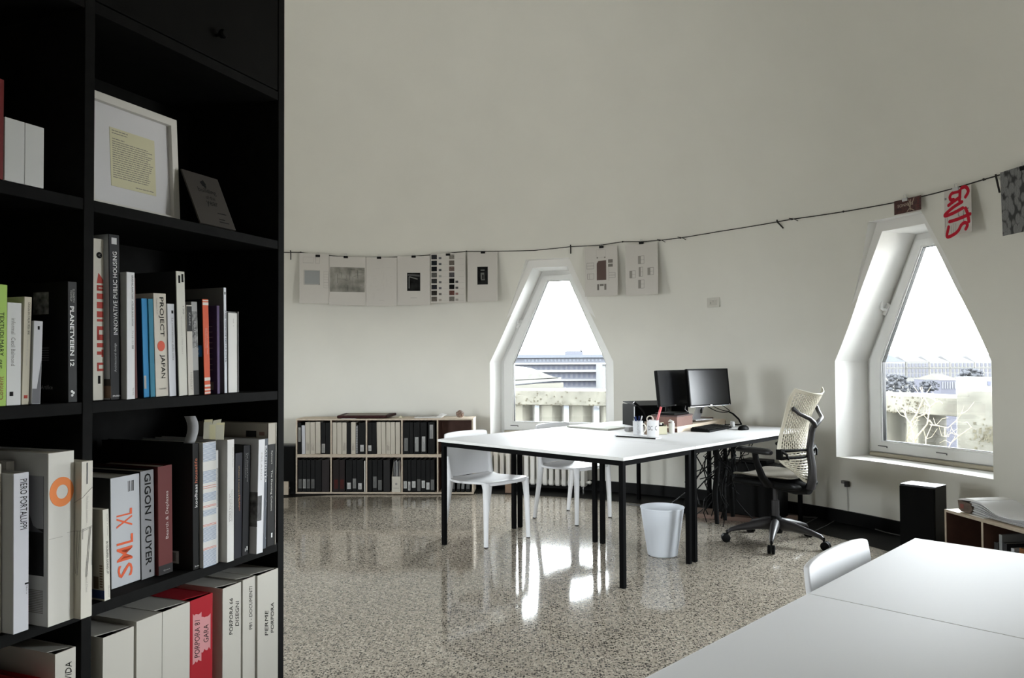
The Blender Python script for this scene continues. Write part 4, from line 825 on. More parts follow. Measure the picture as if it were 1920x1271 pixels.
# sketch pad and ruler
t = thing('sketch_pad', 'pale grey sketch pad lying flat on the far table', 'pad', (0, 0, TZ))
mb = MB(); mb.prism([(.451, 6.394, .001), (.752, 6.083, .001), (.913, 6.267, .001), (.63, 6.60, .001)], (0, 0, .010)); mb.build('pages', cm((.50, .50, .45), .8), t); mb = MB(); mb.prism([(.449, 6.394, .011), (.752, 6.080, .011), (.916, 6.267, .011), (.63, 6.604, .011)], (0, 0, .0018)); mb.build('cover', cm((.52, .53, .48), .8), t); mb = MB(); mb.prism([(.449, 6.394, 0), (.752, 6.080, 0), (.916, 6.267, 0), (.63, 6.604, 0)], (0, 0, .001)); mb.build('backing_board', M['dgrey'], t)
t = thing('drawing_board', 'thin white sheet with a black front edge lying before the mugs', 'board', (.748, 5.591, TZ), math.atan2(-.202, .248))
mb = MB(); mb.box((0, 0, 0), (.32, .085, .006)); mb.build('sheet', cm((.64, .65, .67), .4), t); mb = MB(); mb.box((0, -.004, .0), (.32, .002, .0085)); mb.build('black_edge', M['ink'], t); mb = MB(); mb.ball((.0, .0, .010), .010, 8, (1, 1, .6)); mb.build('corner_clip', cm((.6, .62, .66), .3), t, smooth=60)
# monitor cables
mb = MB()
def wig(a, b, sag, n=10, seed=0, amp=.0):
    rnd = random.Random(seed); a, b = V3(a), V3(b)
    return [a.lerp(b, i / n) + V3((rnd.uniform(-amp, amp) * (0 < i < n), rnd.uniform(-amp, amp) * (0 < i < n), -sag * 4 * (i / n) * (1 - i / n))) for i in range(n + 1)]
e = V3((1.88, 6.46, .80))
mb.tube(wig((1.60, 6.335, .915), (1.80, 6.44, .862), .02), .0035, 6); mb.tube(wig((1.64, 6.365, .925), (1.80, 6.44, .868), .012), .0035, 6); mb.tube(wig((1.74, 6.44, .92), (1.81, 6.44, .87), -.004), .0035, 6)
mb.tube([(1.80, 6.44, .865), (1.84, 6.45, .845), (1.89, 6.46, .80), (1.915, 6.47, TZ + .012), (1.90, 6.5, TZ + .006), (1.80, 6.56, TZ + .004)], [.005, .008, .008, .008, .006, .004], 8)
tag(mb.build('cable_bundle', M['bcable'], smooth=60), 'black cables hanging from the right monitor down to the desk', 'cable')
mb = MB(); mb.tube([(1.40, 6.24, .925), (1.385, 6.20, .90), (1.42, 6.18, .865), (1.44, 6.20, .80), (1.46, 6.26, .790)], .003, 6); tag(mb.build('monitor_cable', cm((.35, .35, .35)), smooth=60), 'grey cable looping down behind the left monitor', 'cable')
# ------------------------------------------------------------------ below the desk
t = thing('floor_plank', 'pinkish wooden plank on the floor under the computer tower', 'plank', (1.43, 6.42, 0), math.atan2(-.46, .87))
mb = MB(); mb.box((0, 0, 0), (.86, .27, .034)); mb.build('board', mat('pinkish_wood', (.20, .125, .095), .6, noise=.12, scale=10, stretch=(1, 12, 12)), t, bevel=.002)
t = thing('computer_tower', 'black computer tower standing on the pinkish plank behind the office chair', 'computer', (dp(2.24, .50).x, dp(2.24, .50).y, .0347), CHROT + PI)
# local y -> -dA (toward the chair), local x -> -dU
mb = MB(); mb.box((-.19, -.14, .0), (.0, .36, .425)); mb.build('case', M['bpl'], t, bevel=.006)
mb = MB(); mb.box((-.185, .358, .01), (-.005, .372, .415)); fp = mb.build('front_panel', M['bpl'], t, bevel=.004); mb = MB(); mb.box((-.16, .371, .33), (-.03, .374, .37)); mb.build('drive_door', M['dgrey'], fp)
mb = MB(); mb.box((-.17, .05, .426), (-.02, .27, .452)); o = tag(mb.build('router', M['bpl'], bevel=.004), 'flat black router box lying on the computer tower', 'router'); o.matrix_world = Matrix.Translation(t.location) @ Matrix.Rotation(CHROT + PI, 4, 'Z')
mb = MB(); rnd = random.Random(21)
for i in range(22):
    u0 = 1.55 + rnd.uniform(0, .62); a0_ = .34 + rnd.uniform(-.16, .18); p0 = dp(u0, a0_, .69); p1 = dp(1.75 + rnd.uniform(-.35, .30), .40 + rnd.uniform(-.2, .2), rnd.choice((.06, .1, .25, .4)))
    P = [p0]
    for j in range(1, 9):
        q = p0.lerp(p1, j / 8); P.append(q + V3((rnd.uniform(-.05, .05), rnd.uniform(-.05, .05), rnd.uniform(-.03, .03))))
    mb.tube(P, rnd.choice((.004, .0035, .005)), 6)
for i in range(3):
    p0 = dp(1.70 + .16 * i, .36 + .02 * i, .70); mb.tube([p0, p0 + V3((.01, .0, -.2)), p0 + V3((-.01, .01, -.4)), p0 + V3((0, .0, -.64))], [.012, .02, .022, .016], 8)
tag(mb.build('cable_tangle', M['bcable'], smooth=60), 'tangle of black cables hanging below the monitor table', 'cables')
mb = MB(); mb.box((-.10, -.05, .001), (.14, .05, .05)); o = tag(mb.build('power_adapter', M['bpl'], bevel=.006), 'black power adapter block on the floor beside the cable tangle', 'adapter'); o.location = (1.40, 6.62, .0); o.rotation_euler = (0, 0, -.5)
# cable from table to the wall under the front table
mb = MB(); mb.tube(wig(dp(1.30, .30, .70), (1.09, 7.15, .40), .03), .003, 6); tag(mb.build('thin_cable', M['bcable'], smooth=60), 'single thin black cable slanting down behind the front table legs', 'cable')
# ------------------------------------------------------------------ cord with papers round the wall
RC = 3.945
def ct(th, z, r=RC): a = math.radians(th); return V3((CX + math.sin(a) * r, CY + math.cos(a) * r, z))
CP = [(-88, 2.41), (-60, 2.39), (-34, 2.40), (-27, 2.385), (-20.3, 2.389), (-18.15, 2.395), (-15.65, 2.377), (-11.6, 2.363), (-6.7, 2.363), (-1.7, 2.376), (3.0, 2.404), (6.2, 2.423), (8.9, 2.418), (16.4, 2.408), (21.9, 2.426), (26.5, 2.421), (29.8, 2.437), (32.6, 2.421), (35.3, 2.417), (38.3, 2.419), (44, 2.435), (51.5, 2.443), (54, 2.445), (60.8, 2.429), (67.5, 2.416), (72, 2.413), (74.9, 2.414), (77.8, 2.418), (79.7, 2.417), (82, 2.412), (88, 2.40), (95, 2.41)]
mb = MB(); P = []
for (a, z), (b_, z2) in zip(CP, CP[1:]):
    n = max(1, int(abs(b_ - a) / 1.5)); P += [ct(a + (b_ - a) * i / n, z + (z2 - z) * i / n) for i in range(n)]
P.append(ct(*CP[-1])); mb.tube(P, .0042, 6); cd_ = thing('display_line', 'dark cord strung along the curved white wall, carrying papers', 'cord', ct(30, 2.43)); 
def kid(mb, name, mt, par, **k): o = mb.build(name, mt, par, **k); o.matrix_parent_inverse = Matrix.Translation(-par.location) if par.type == 'EMPTY' else Matrix.Identity(4); return o
kid(mb, 'cord_line', M['cord'], cd_, smooth=60)
for th, z in ((-18.15, 2.395), (6.2, 2.423), (29.8, 2.437), (35.3, 2.417), (38.3, 2.419), (54, 2.445), (60.8, 2.43), (77.8, 2.418)):
    mb = MB(); mb.ball(ct(th, z), .009, 6, (1, 1, .9)); mb.tube([ct(th, z, RC - .005), ct(th, z, RC + .03)], .004, 6)
    if th in (35.3, 38.3, 54): mb.tube([ct(th - .4, z + .012), ct(th + .3, z - .002), ct(th + .8, z - .022)], .003, 5)
    kid(mb, 'knot', M['cord'], cd_)
def peg(th, z, ln, lab, dx=0):
    o = thing('hanging_strap', lab, 'strap', ct(th, z)); mb = MB(); q = ct(th + dx, z - ln); mb.tube([ct(th - .05, z + .018) - o.location, V3((0, 0, 0)), q - o.location], [.006, .006, .006], 6); mb.build('strap', M['cord'], o)
peg(-19.55, 2.393, .075, 'short black strap hanging from the cord close to the bookcase'); peg(22.0, 2.428, .072, 'short black strap hanging above the radiator window')
peg(52.0, 2.443, .06, 'thin cord end dangling midway between the two windows', .8); peg(79.2, 2.41, .10, 'blue grey cord end dangling at the far right of the cord', .35)
def clip(th, z):
    pass
def sheet(name, label, cat, t0, t1, z0, z1, mt=None, group=None, clips=(.5,), skew=0, r=3.926, dark=True, rel=0):
    a, b_ = ct(t0, z0, r), ct(t1, z0, r); wd = (b_ - a).length; h = z1 - z0
    t = thing(name, label, cat, a, math.atan2(b_.y - a.y, b_.x - a.x), group)
    mb = MB(); mb.prism([(0, 0, 0), (wd, 0, 0), (wd - skew, 0, h), (-skew, 0, h)], (0, .0012, 0)); mb.build('sheet', mt or M['paper2'], t)
    t['wd'], t['ht'] = wd, h
    for c in clips:
        k = thing('binder_clip', 'x', 'clip', t.matrix_basis.to_translation()); x = wd * c - skew
        k.rotation_euler = t.rotation_euler
        mb = MB(); zt = h + .006 + rel
        mb.prism([(x - .022, -.004, zt - .022), (x + .022, -.004, zt - .022), (x + .022, -.0085, zt), (x - .022, -.0085, zt)], (0, .012, 0)); mb.build('clip_body', M['ink'] if dark else M['alu'], k)
        mb = MB(); mb.tube([(x - .010, .0, zt), (x - .008, -.002, zt + .024), (x + .008, -.002, zt + .024), (x + .010, 0, zt)], .0016, 5); mb.build('wire_lever', M['alu'], k)
        k['label'] = CL.pop(0); k['group'] = 'binder clips along the cord'
    return t
CL = ['black clip holding the leftmost sheet with the grey square drawing', 'black clip holding the sheet with the large grey floor plan', 'black clip holding the nearly blank sheet with faint lines', 'black clip on the sheet with a small dark doorway photo',
      'black clip on the sheet with two columns of swatches', 'black clip on the sheet with the dark corridor photo next to the window', 'black clip on the sheet with the brown plan', 'black clip on the sheet with five small grey plans', 'silver clip holding the small dark red card', 'silver clip holding the red hand lettered sheet', 'black clip holding the grey leaf picture']
def pbox(t, fx0, fz0, fx1, fz1, mt, name='picture', y=-.0006):
    """fractions of the sheet, z measured from the top"""
    w_, h = t['wd'], t['ht']; mb = MB(); mb.box((fx0 * w_, y, h * (1 - fz1)), (fx1 * w_, .0002, h * (1 - fz0))); return mb.build(name, mt, t)
def plines(t, segs, mt, wd=.0025, name='drawn_lines'):
    w_, h = t['wd'], t['ht']; mb = MB()
    for x0, z0, x1, z1 in segs:
        a, b_ = V3((x0 * w_, -.0004, h * (1 - z0))), V3((x1 * w_, -.0004, h * (1 - z1))); d = (b_ - a); n = V3((-d.z, 0, d.x)).normalized() * wd / 2
        mb.prism([a + n, b_ + n, b_ - n, a - n], (0, .0005, 0))
    return mb.build(name, mt, t)
def rect(x0, z0, x1, z1): return [(x0, z0, x1, z0), (x1, z0, x1, z1), (x1, z1, x0, z1), (x0, z1, x0, z0)]
GP = 'sheets hanging from the cord left of the radiator window'
GF = M['faint']
t = sheet('paper_sheet', 'leftmost hanging sheet, with a grey square drawing', 'paper', -18.35, -14.15, 1.885, 2.388, group=GP, clips=(.62,), rel=-.02)
pbox(t, .17, .35, .68, .62, cm((.30, .31, .31), .9), 'grey_square'); plines(t, rect(.15, .34, .69, .63) + [(.17, .6, .68, .6)], M['greyink']); plines(t, rect(.12, .08, .48, .20) + [(.12, .19, .45, .19)], GF); plines(t, rect(.54, .08, .68, .20), M['greyink'], .0018)
plines(t, [(.82, .36 + i * .055, .98, .36 + i * .055) for i in range(7)] + [(.82, .36, .82, .69), (.98, .36, .98, .69)], GF); plines(t, [(.48, .60, .55, .56), (.55, .56, .63, .60), (.56, .57, .68, .62)], M['greyink'], .012, 'dark_shapes')
t = sheet('paper_sheet', 'hanging sheet with a large grey floor plan print', 'paper', -14.1, -8.8, 1.870, 2.363, group=GP, clips=(.45,))
pl_ = pbox(t, .02, .22, .97, .73, mat('grey_plan_print', (.20, .195, .17), .9, noise=.35, scale=9, col2=(.36, .345, .31)), 'plan_print')
rnd = random.Random(9); sg = []
for i in range(26):
    x, z = rnd.uniform(.15, .85), rnd.uniform(.25, .62); l = rnd.uniform(.05, .25)
    sg.append((x, z, min(.95, x + l), z) if i % 2 else (x, z, x, min(.70, z + l)))
o = plines(t, sg, cm((.10, .10, .09), .9), .0025); o.location.y = -.0006
t = sheet('paper_sheet', 'nearly blank hanging sheet with faint pencil lines', 'paper', -8.75, -4.2, 1.864, 2.362, group=GP, clips=(.42,))
sg = []
for i in range(20):
    x, z = rnd.uniform(.1, .8), rnd.uniform(.2, .75); l = rnd.uniform(.05, .18); sg.append((x, z, x + l, z) if i % 2 else (x, z, x, z + l))
plines(t, sg, cm((.47, .45, .42), .9), .0018, 'faint_lines'); plines(t, [(.42, .88, .58, .88)], GF)
PHO = mat('dark_doorway_photo', (.006, .006, .006), .8, spec=.05, noise=.5, scale=14, col2=(.022, .022, .022))
t = sheet('paper_sheet', 'hanging sheet with a small dark photograph of a doorway', 'paper', -4.15, .75, 1.872, 2.375, group=GP, clips=(.5,))
p_ = pbox(t, .30, .34, .70, .71, PHO, 'dark_photo'); plines(t, [(.36, .66, .36, .42), (.36, .42, .62, .47)], cm((.16, .16, .15)), .010, 'pale_door_frame').location.y = -.0006; plines(t, [(.32, .38, .68, .40)], cm((.08, .08, .08)), .02, 'ceiling_strip').location.y = -.0006; plines(t, [(.40, .85, .60, .85)], M['greyink'])
t = sheet('paper_sheet', 'hanging sheet with two columns of dark material swatches', 'paper', .85, 6.1, 1.895, 2.405, group=GP, clips=(.50,), rel=-.012)
rnd = random.Random(4); cs = [(.05, .05, .055), (.03, .035, .04), (.02, .022, .024), (.16, .16, .15), (.06, .06, .06), (.04, .04, .05), (.05, .045, .04), (.18, .16, .14)]; c2 = [(.28, .26, .23), (.17, .15, .13), (.20, .15, .13), (.10, .095, .10), (.01, .01, .01), (.012, .012, .012), (.13, .06, .05), (.20, .185, .165)]
for i in range(8):
    z = .03 + i * .121
    pbox(t, .02, z, .18, z + .095, mat('swatch', tuple(q * .6 for q in cs[i]), .9, spec=.05, noise=.4, scale=90), 'swatch'); pbox(t, .23, z + .05, .31, z + .092, cm(tuple(min(1, c * 1.6 + .04) for c in cs[i]), .8), 'small_swatch'); pbox(t, .53, z, .68, z + .095, mat('swatch', tuple(q * .75 for q in c2[i]), .9, spec=.05, noise=.35, scale=90), 'swatch')
    if i >= 4: pbox(t, .71, z + .045, .79, z + .088, cm(tuple(min(1, c * 1.3 + .05) for c in c2[i]), .8), 'small_swatch')
plines(t, [(.32, .115 + i * .121, .50, .115 + i * .121) for i in range(8)] + [(.80, .115 + i * .121, .95, .115 + i * .121) for i in range(8)], GF, .0018, 'caption_lines')
t = sheet('paper_sheet', 'hanging sheet with a dark corridor photograph, right next to the radiator window', 'paper', 6.4, 10.95, 1.904, 2.409, group=GP, clips=(.52,))
pbox(t, .33, .30, .68, .66, PHO, 'dark_photo'); plines(t, [(.44, .37, .57, .37), (.45, .56, .58, .56)], cm((.13, .13, .125)), .014, 'lit_walls').location.y = -.0006; pbox(t, .44, .42, .56, .55, cm((.15, .15, .14), .9), 'lit_opening', -.0009); pbox(t, .49, .46, .54, .55, M['ink'], 'dark_figure', -.0012)
GQ = 'sheets hanging right of the radiator window'; BR = cm((.115, .08, .072), .9)
t = sheet('paper_sheet', 'hanging sheet with a brown building plan right of the radiator window', 'paper', 24.2, 29.1, 1.922, 2.403, group=GQ, clips=(.52,))
w_, h = t['wd'], t['ht']; mb = MB(); mb.prism([(x * w_, -.0004, h * (1 - z)) for x, z in ((.37, .34), (.42, .29), (.66, .28), (.66, .68), (.37, .68))], (0, .0005, 0)); mb.build('brown_plan', BR, t)
plines(t, rect(.36, .06, .64, .22), GF, .002); plines(t, rect(.06, .32, .28, .44) + [(.06, .38, .28, .38)] + rect(.08, .54, .28, .65) + [(.14, .54, .14, .65)] + rect(.74, .54, .93, .64) + [(.74, .59, .93, .59), (.74, .40, .74, .70)], M['greyink'], .003)
for a in ((.72, .27, .86, .34), (.72, .36, .86, .42), (.38, .76, .44, .88), (.46, .76, .58, .80), (.60, .76, .66, .88), (.37, .21, .41, .235), (.60, .21, .64, .235)): pbox(t, *a, cm((.18, .165, .15), .9), 'small_plan')
t = sheet('paper_sheet', 'hanging sheet with five small grey plans in a cross', 'paper', 30.3, 35.1, 1.914, 2.398, group=GQ, clips=(.50,), rel=.012)
for a in ((.40, .24, .58, .39), (.13, .52, .31, .66), (.42, .46, .54, .64), (.69, .48, .87, .62), (.40, .71, .58, .87)):
    plines(t, rect(*a), M['greyink'], .003); pbox(t, a[0], a[1], a[0] + (a[2] - a[0]) * .45, a[3], cm((.27, .255, .23), .9), 'shaded_room'); plines(t, [(a[0], (a[1] + a[3]) / 2, a[2], (a[1] + a[3]) / 2)], M['greyink'], .002)
t = sheet('postcard', 'small dark red card with white lettering above the right window', 'card', 67.45, 70.75, 2.322, 2.420, mat('dark_red_print', (.05, .010, .010), .7, noise=.6, scale=45, col2=(.09, .03, .025)), clips=(.42,), dark=False)
w_, h = t['wd'], t['ht']; text(t, 'SONNUS', (.03, -.0006, .045), (1, 0, 0), (0, 0, 1), .13, .022, cm((.4, .34, .28)), bold=.01)
plines(t, [(.55, .10, .62, .55), (.62, .1, .60, .9), (.75, .05, .66, .5), (.50, .3, .6, .7), (.58, .75, .75, .95), (.57, .75, .48, .95)], cm((.35, .28, .22)), .006, 'pale_rays')
for i in range(5): pbox(t, .86, .12 + i * .15, .93, .20 + i * .15, cm((.12, .03, .03)), 'red_marks')
# GUTS sheet
t = sheet('poster', 'white sheet with big red brush letters GUTS turned sideways', 'poster', 73.5, 76.65, 2.103, 2.405, cm((.54, .51, .48), .9), clips=(.45,), dark=False)
w_, h = t['wd'], t['ht']; X0, Y0, XS, YS = 885, 245, 355, 660
def bp_(x, y): return ((x - X0) / XS * w_, h * (1 - (y - Y0) / YS))
mb = MB()
for st in ([(1120, 262), (1165, 258), (1198, 300), (1200, 345), (1168, 400)], [(1090, 300), (1000, 300), (965, 340), (975, 390), (1010, 395)], [(1100, 290), (1090, 430)], [(1095, 385), (1010, 425), (945, 462)],
           [(1120, 458), (1000, 510), (900, 580), (905, 605), (1000, 590), (1130, 548)], [(955, 700), (1060, 690), (1220, 655)], [(1165, 560), (1190, 640), (1205, 755)], [(940, 775), (918, 910), (1010, 895), (1070, 850), (1110, 780), (1160, 760), (1185, 800), (1165, 850)]):
    Q = [V3((*bp_(x, y),)) for x, y in st]; Q = [V3((q[0], q[1], 0)) for q in Q]
    fine = []
    for i in range(len(Q) - 1):
        p0, p1, p2, p3 = Q[max(i - 1, 0)], Q[i], Q[i + 1], Q[min(i + 2, len(Q) - 1)]
        for j in range(6):
            s = j / 6; fine.append(.5 * ((2 * p1) + (p2 - p0) * s + (2 * p0 - 5 * p1 + 4 * p2 - p3) * s * s + (3 * p1 - p0 - 3 * p2 + p3) * s ** 3))
    fine.append(Q[-1]); mb.tube([(q.x, -.0006, q.y) for q in fine], [(.0115, .0006)] * len(fine), 10, flat=(1, 0, 0))
    b_ = mb
    for q in (fine[0], fine[-1]): mb.tube([(q.x, -.0012, q.y), (q.x, .0, q.y)], .0115, 12)
mb.build('red_brush_letters', cm((.45, .012, .03), .7), t, smooth=60)
for s, x, y, l, hh in (('In', 1185, 560, .035, .012), ('need', 1130, 590, .075, .015), ('of', 1065, 595, .03, .014)):
    a = bp_(x, y); text(t, s, (a[0], -.0008, a[1]), (0, 0, -1), (1, 0, 0), l, hh, M['ink'])
for x, y0, y1 in ((895, 640, 770), (925, 640, 720), (975, 760, 890), (1000, 730, 880), (1035, 740, 860)):
    plines(t, [((x - X0) / XS, (y0 - Y0) / YS, (x - X0) / XS, (y1 - Y0) / YS)], M['greyink'], .0022, 'small_print')
pbox(t, .02, .15, .09, .20, M['greyink'], 'small_stamp')
LF = mat('leaf_print', (.035, .036, .036), .8); n = LF.node_tree.nodes; L = LF.node_tree.links
tc_ = n.new('ShaderNodeTexCoord'); nz = n.new('ShaderNodeTexNoise'); nz.inputs['Scale'].default_value = 12; nz.inputs['Detail'].default_value = 3; L.new(tc_.outputs['Object'], nz.inputs['Vector'])
wv = n.new('ShaderNodeTexWave'); wv.inputs['Scale'].default_value = 42; wv.inputs['Distortion'].default_value = 5; wv.inputs['Detail Scale'].default_value = 1.5; L.new(tc_.outputs['Object'], wv.inputs['Vector'])
vm = n.new('ShaderNodeMapping'); vm.inputs['Rotation'].default_value = (0, .6, 0); vm.inputs['Scale'].default_value = (36, 36, 20); L.new(tc_.outputs['Object'], vm.inputs[0]); vo = n.new('ShaderNodeTexVoronoi'); vo.inputs['Scale'].default_value = 1; L.new(vm.outputs[0], vo.inputs['Vector'])
mk = n.new('ShaderNodeMapRange'); mk.inputs[1].default_value = .78; mk.inputs[2].default_value = .55; L.new(vo.outputs['Distance'], mk.inputs[0])
wr = n.new('ShaderNodeMapRange'); wr.inputs[3].default_value = .35; wr.inputs[4].default_value = 1; L.new(wv.outputs['Fac'], wr.inputs[0])
mm = n.new('ShaderNodeMath'); mm.operation = 'MULTIPLY'; L.new(mk.outputs[0], mm.inputs[0]); L.new(wr.outputs[0], mm.inputs[1])
rr = n.new('ShaderNodeValToRGB'); L.new(mm.outputs[0], rr.inputs[0]); rr.color_ramp.elements[0].position = .05; rr.color_ramp.elements[0].color = (.025, .026, .026, 1); rr.color_ramp.elements[1].position = 1; rr.color_ramp.elements[1].color = (.24, .24, .24, 1); L.new(rr.outputs[0], n['Principled BSDF'].inputs['Base Color'])
t = sheet('poster', 'grey black and white leaf picture at the right end of the cord', 'poster', 80.1, 85.2, 2.036, 2.425, LF, clips=(.52,), skew=.012, rel=-.012)
# wall sockets
t = thing('wall_socket', 'white wall socket plate high on the wall between the windows', 'socket', wp(41.97, 0, 4.0, 1.775), -math.radians(41.97))
t.location = ct(41.97, 1.775, 4.083 if False else 4.076)
mb = MB(); mb.box((-.062, -.004, 0), (.062, .010, .086)); mb.build('plate', cm((.56, .54, .49), .5), t, bevel=.003); mb = MB(); mb.box((-.036, -.006, .018), (.036, -.003, .066)); mb.build('insert', cm((.50, .48, .43), .5), t, bevel=.001)
mb = MB(); mb.box((-.026, -.007, .03), (-.021, -.0055, .048)); mb.box((-.001, -.007, .045), (.001, -.0055, .064)); mb.build('slots', M['greyink'], t)
t = thing('plug_adapter', 'small grey plug on the wall with a pale cable running down', 'plug', ct(58.95, .315, 4.105), -math.radians(58.95))
mb = MB(); mb.box((-.03, -.022, 0), (.01, .012, .024)); mb.build('socket_body', cm((.20, .19, .18), .5), t, bevel=.003); mb = MB(); mb.box((.004, -.03, -.022), (.03, .008, .022)); mb.build('plug', M['dgrey'], t, bevel=.004)
mb = MB(); mb.tube([(.012, -.004, -.02), (.010, .004, -.1), (.012, .004, -.21)], .003, 6); mb.build('cable', cm((.40, .39, .36)), t)
# ------------------------------------------------------------------ low shelf unit at the back
CY_ = -.035; cdx, cdy = math.cos(CY_), math.sin(CY_); C0 = V3((-2.121, 7.575, 0))
def cabx(px): # pixel column measured in the photo -> metres along the unit
    return ((px - 554.4) / (887.8 - 554.4)) * 1.742
def shelfunit(name, label, loc, rz, ncell, cw, dep, h, back=True, th=.015):
    t = thing(name, label, 'shelf unit', loc, rz); L_ = ncell * cw
    for z in (0, h - th):
        mb = MB(); mb.box((0, 0, z), (L_, dep, z + th)); o = mb.build('bottom_board' if z == 0 else 'top_board', [M['birch'], M['birch_edge']], t, bevel=.0008)
        for p in o.data.polygons:
            if abs(p.normal.y) > .9: p.material_index = 1
    for i in range(ncell + 1):
        x = min(max(i * cw - th / 2, 0), L_ - th); mb = MB(); mb.box((x, 0, th), (x + th, dep, h - th)); o = mb.build('upright', [M['birch'], M['birch_edge'], M['brownpanel']], t, bevel=.0008)
        for p in o.data.polygons:
            if abs(p.normal.y) > .9: p.material_index = 1
            elif (p.normal.x > .9 and i < ncell) or (p.normal.x < -.9 and i > 0): p.material_index = 2
    mb = MB(); mb.box((th, dep - .008, th), (L_ - th, dep - .002, h - th)); mb.build('back_panel', M['brownpanel'], t); return t
shelfunit('low_shelf', 'lower tier of the low birch shelf unit by the back wall', (C0.x, C0.y, .008), CY_, 5, .3484, .31, .368)
shelfunit('low_shelf', 'upper tier of the low birch shelf unit, with empty brown right compartment', (C0.x, C0.y, .3765), CY_, 5, .3484, .31, .3605)
def cabp(x, y, z): return V3((C0.x + cdx * x - cdy * y, C0.y + cdy * x + cdx * y, z))
def binder(label, p0, p1, zb, zt, col, lab=None, group='', lean=0, kind='binder', y=.012, hole=False):
    zb += max(0, math.sin(lean)) * .03
    x0, x1 = cabx(p0) + .0006, cabx(p1) - .0006; w_ = x1 - x0; t = thing(kind, label, kind, cabp(x0, y, zb), 0, group); h = zt - zb
    t.matrix_world = Matrix.Translation(cabp(x0, y, zb)) @ Matrix.Rotation(CY_, 4, 'Z') @ Matrix.Rotation(lean, 4, 'Y')
    d = .25; mb = MB(); k = .0025; mb.box((0, 0, 0), (w_, k, h)); mb.box((0, k, 0), (k, d, h)); mb.box((w_ - k, k, 0), (w_, d, h)); mb.build('cover', cm(col, .65), t, bevel=.001)
    mb = MB(); mb.box((k + .0005, k + .001, .003), (w_ - k - .0005, d - .004, h - .008)); mb.build('papers', cm((.3, .29, .27)), t)
    if lab:
        c, z0, z1, m_ = lab; mb = MB(); lw = min(w_ * .78, .034); mb.box((w_ / 2 - lw / 2, -.0006, z0), (w_ / 2 + lw / 2, .0003, z1)); o = mb.build('spine_label', cm(c, .8), t)
        mb = MB(); rnd = random.Random(int(p0 * 7))
        for i in range(3): mb.box((w_ / 2 - lw * .3 + i * lw * .25, -.0010, z0 + .006), (w_ / 2 - lw * .3 + i * lw * .25 + .002, -.0006, z0 + .006 + (z1 - z0 - .012) * rnd.uniform(.5, 1)))
        mb.build('scribble', cm(m_), o)
    return t
ZU, ZL = .3920, .0235
BK, CRB, SPR_ = (.005, .005, .005), (.42, .385, .325), (.45, .45, .47)
PL, PD, DI, LI = (.50, .49, .46), (.075, .072, .068), (.05, .05, .05), (.45, .44, .42)
g1 = 'binders in the upper tier of the low shelf'
def B(*a, **k): return binder(*a, group=g1, **k)
B('black binder with a tall pale label, far left of the upper tier', 557.6, 563.8, ZU, .700, BK, ((.30, .29, .27), .12, .26, DI))
B('pale spiral bound document next to the far left black binder', 565.2, 571.8, ZU, .672, SPR_, kind='document', lean=-.012)
B('cream binder right of the pale spiral bound document', 572.2, 581.0, ZU, .703, CRB, ((.40, .365, .31), .03, .12, (.10, .09, .08)), lean=-.012)
B('cream binder in the middle of three in the leftmost upper compartment', 581.6, 590.8, ZU, .703, CRB, ((.40, .365, .31), .03, .11, (.10, .09, .08)), lean=-.015)
B('plain cream binder, rightmost cream one in the leftmost upper compartment', 591.6, 600.8, ZU + .004, .706, CRB, lean=-.012)
B('black binder with a grid label in the leftmost upper compartment', 602.0, 610.0, ZU, .700, BK, ((.30, .29, .27), .012, .10, DI))
B('plain black binder at the right end of the leftmost upper compartment', 610.4, 618.8, ZU, .700, BK)
B('cream binder at the left end of the second upper compartment', 622.6, 631.2, ZU, .700, CRB)
B('plain cream binder, second in the second upper compartment', 631.8, 640.6, ZU, .700, CRB)
B('cream binder with handwriting, third in the second upper compartment', 641.2, 649.8, ZU, .700, CRB, ((.40, .365, .31), .03, .12, (.10, .09, .08)))
B('plain black binder between two cream binders', 650.4, 657.8, ZU, .700, BK)
B('single cream binder left of the white spiral binding', 658.2, 666.8, ZU, .703, CRB, ((.40, .365, .31), .03, .11, (.10, .09, .08)))
t = B('thin black book with white spiral rings', 667.4, 672.0, ZU, .675, (.03, .03, .03), kind='document'); mb = MB()
for i in range(26): mb.box((.002, -.004, .008 + i * .0104), (.016, .0, .0125 + i * .0104))
mb.build('spiral_rings', cm((.5, .5, .5)), t)
B('broad black binder with a white checked label', 672.6, 685.0, ZU, .698, BK, ((.42, .41, .40), .025, .09, DI))
B('black binder with a small white label, left in the middle upper compartment', 689.7, 697.5, ZU, .700, BK, ((.42, .41, .40), .03, .085, DI))
B('plain black binder beside the first cream one, middle upper compartment', 698.0, 706.0, ZU, .700, BK)
for i, (a, b_) in enumerate(((707.2, 715.4), (715.9, 724.0), (724.4, 732.4), (732.9, 741.2), (742.0, 750.8))):
    B(['leftmost leaning cream binder in the middle upper compartment', 'second of five cream binders in the middle upper compartment', 'central of five cream binders, with handwriting, middle upper compartment', 'fourth of five cream binders in the middle upper compartment', 'last of five cream binders, against the upright, middle upper compartment'][i], a, b_, ZU, .702, CRB, ((.40, .365, .31), .03, .12, (.10, .09, .08)) if i == 2 else None, lean=-.016 if i < 2 else -.004)
for (a, b_, z0, z1, c, s) in ((756.0, 767.5, .03, .155, (.16, .16, .155), 'faded grey label'), (768.0, 775.0, None, None, None, 'no label'), (776.0, 787.5, .025, .165, (.30, .30, .29), 'outlined long label'), (788.5, 800.5, .025, .17, (.32, .32, .31), 'ringed pale label'), (803.0, 815.5, .15, .285, (.25, .25, .245), 'label near its top')):
    B('black binder with %s in the fourth upper compartment' % s, a, b_, ZU, .700, BK, (c, z0, z1, (.02, .02, .02)) if c else None)
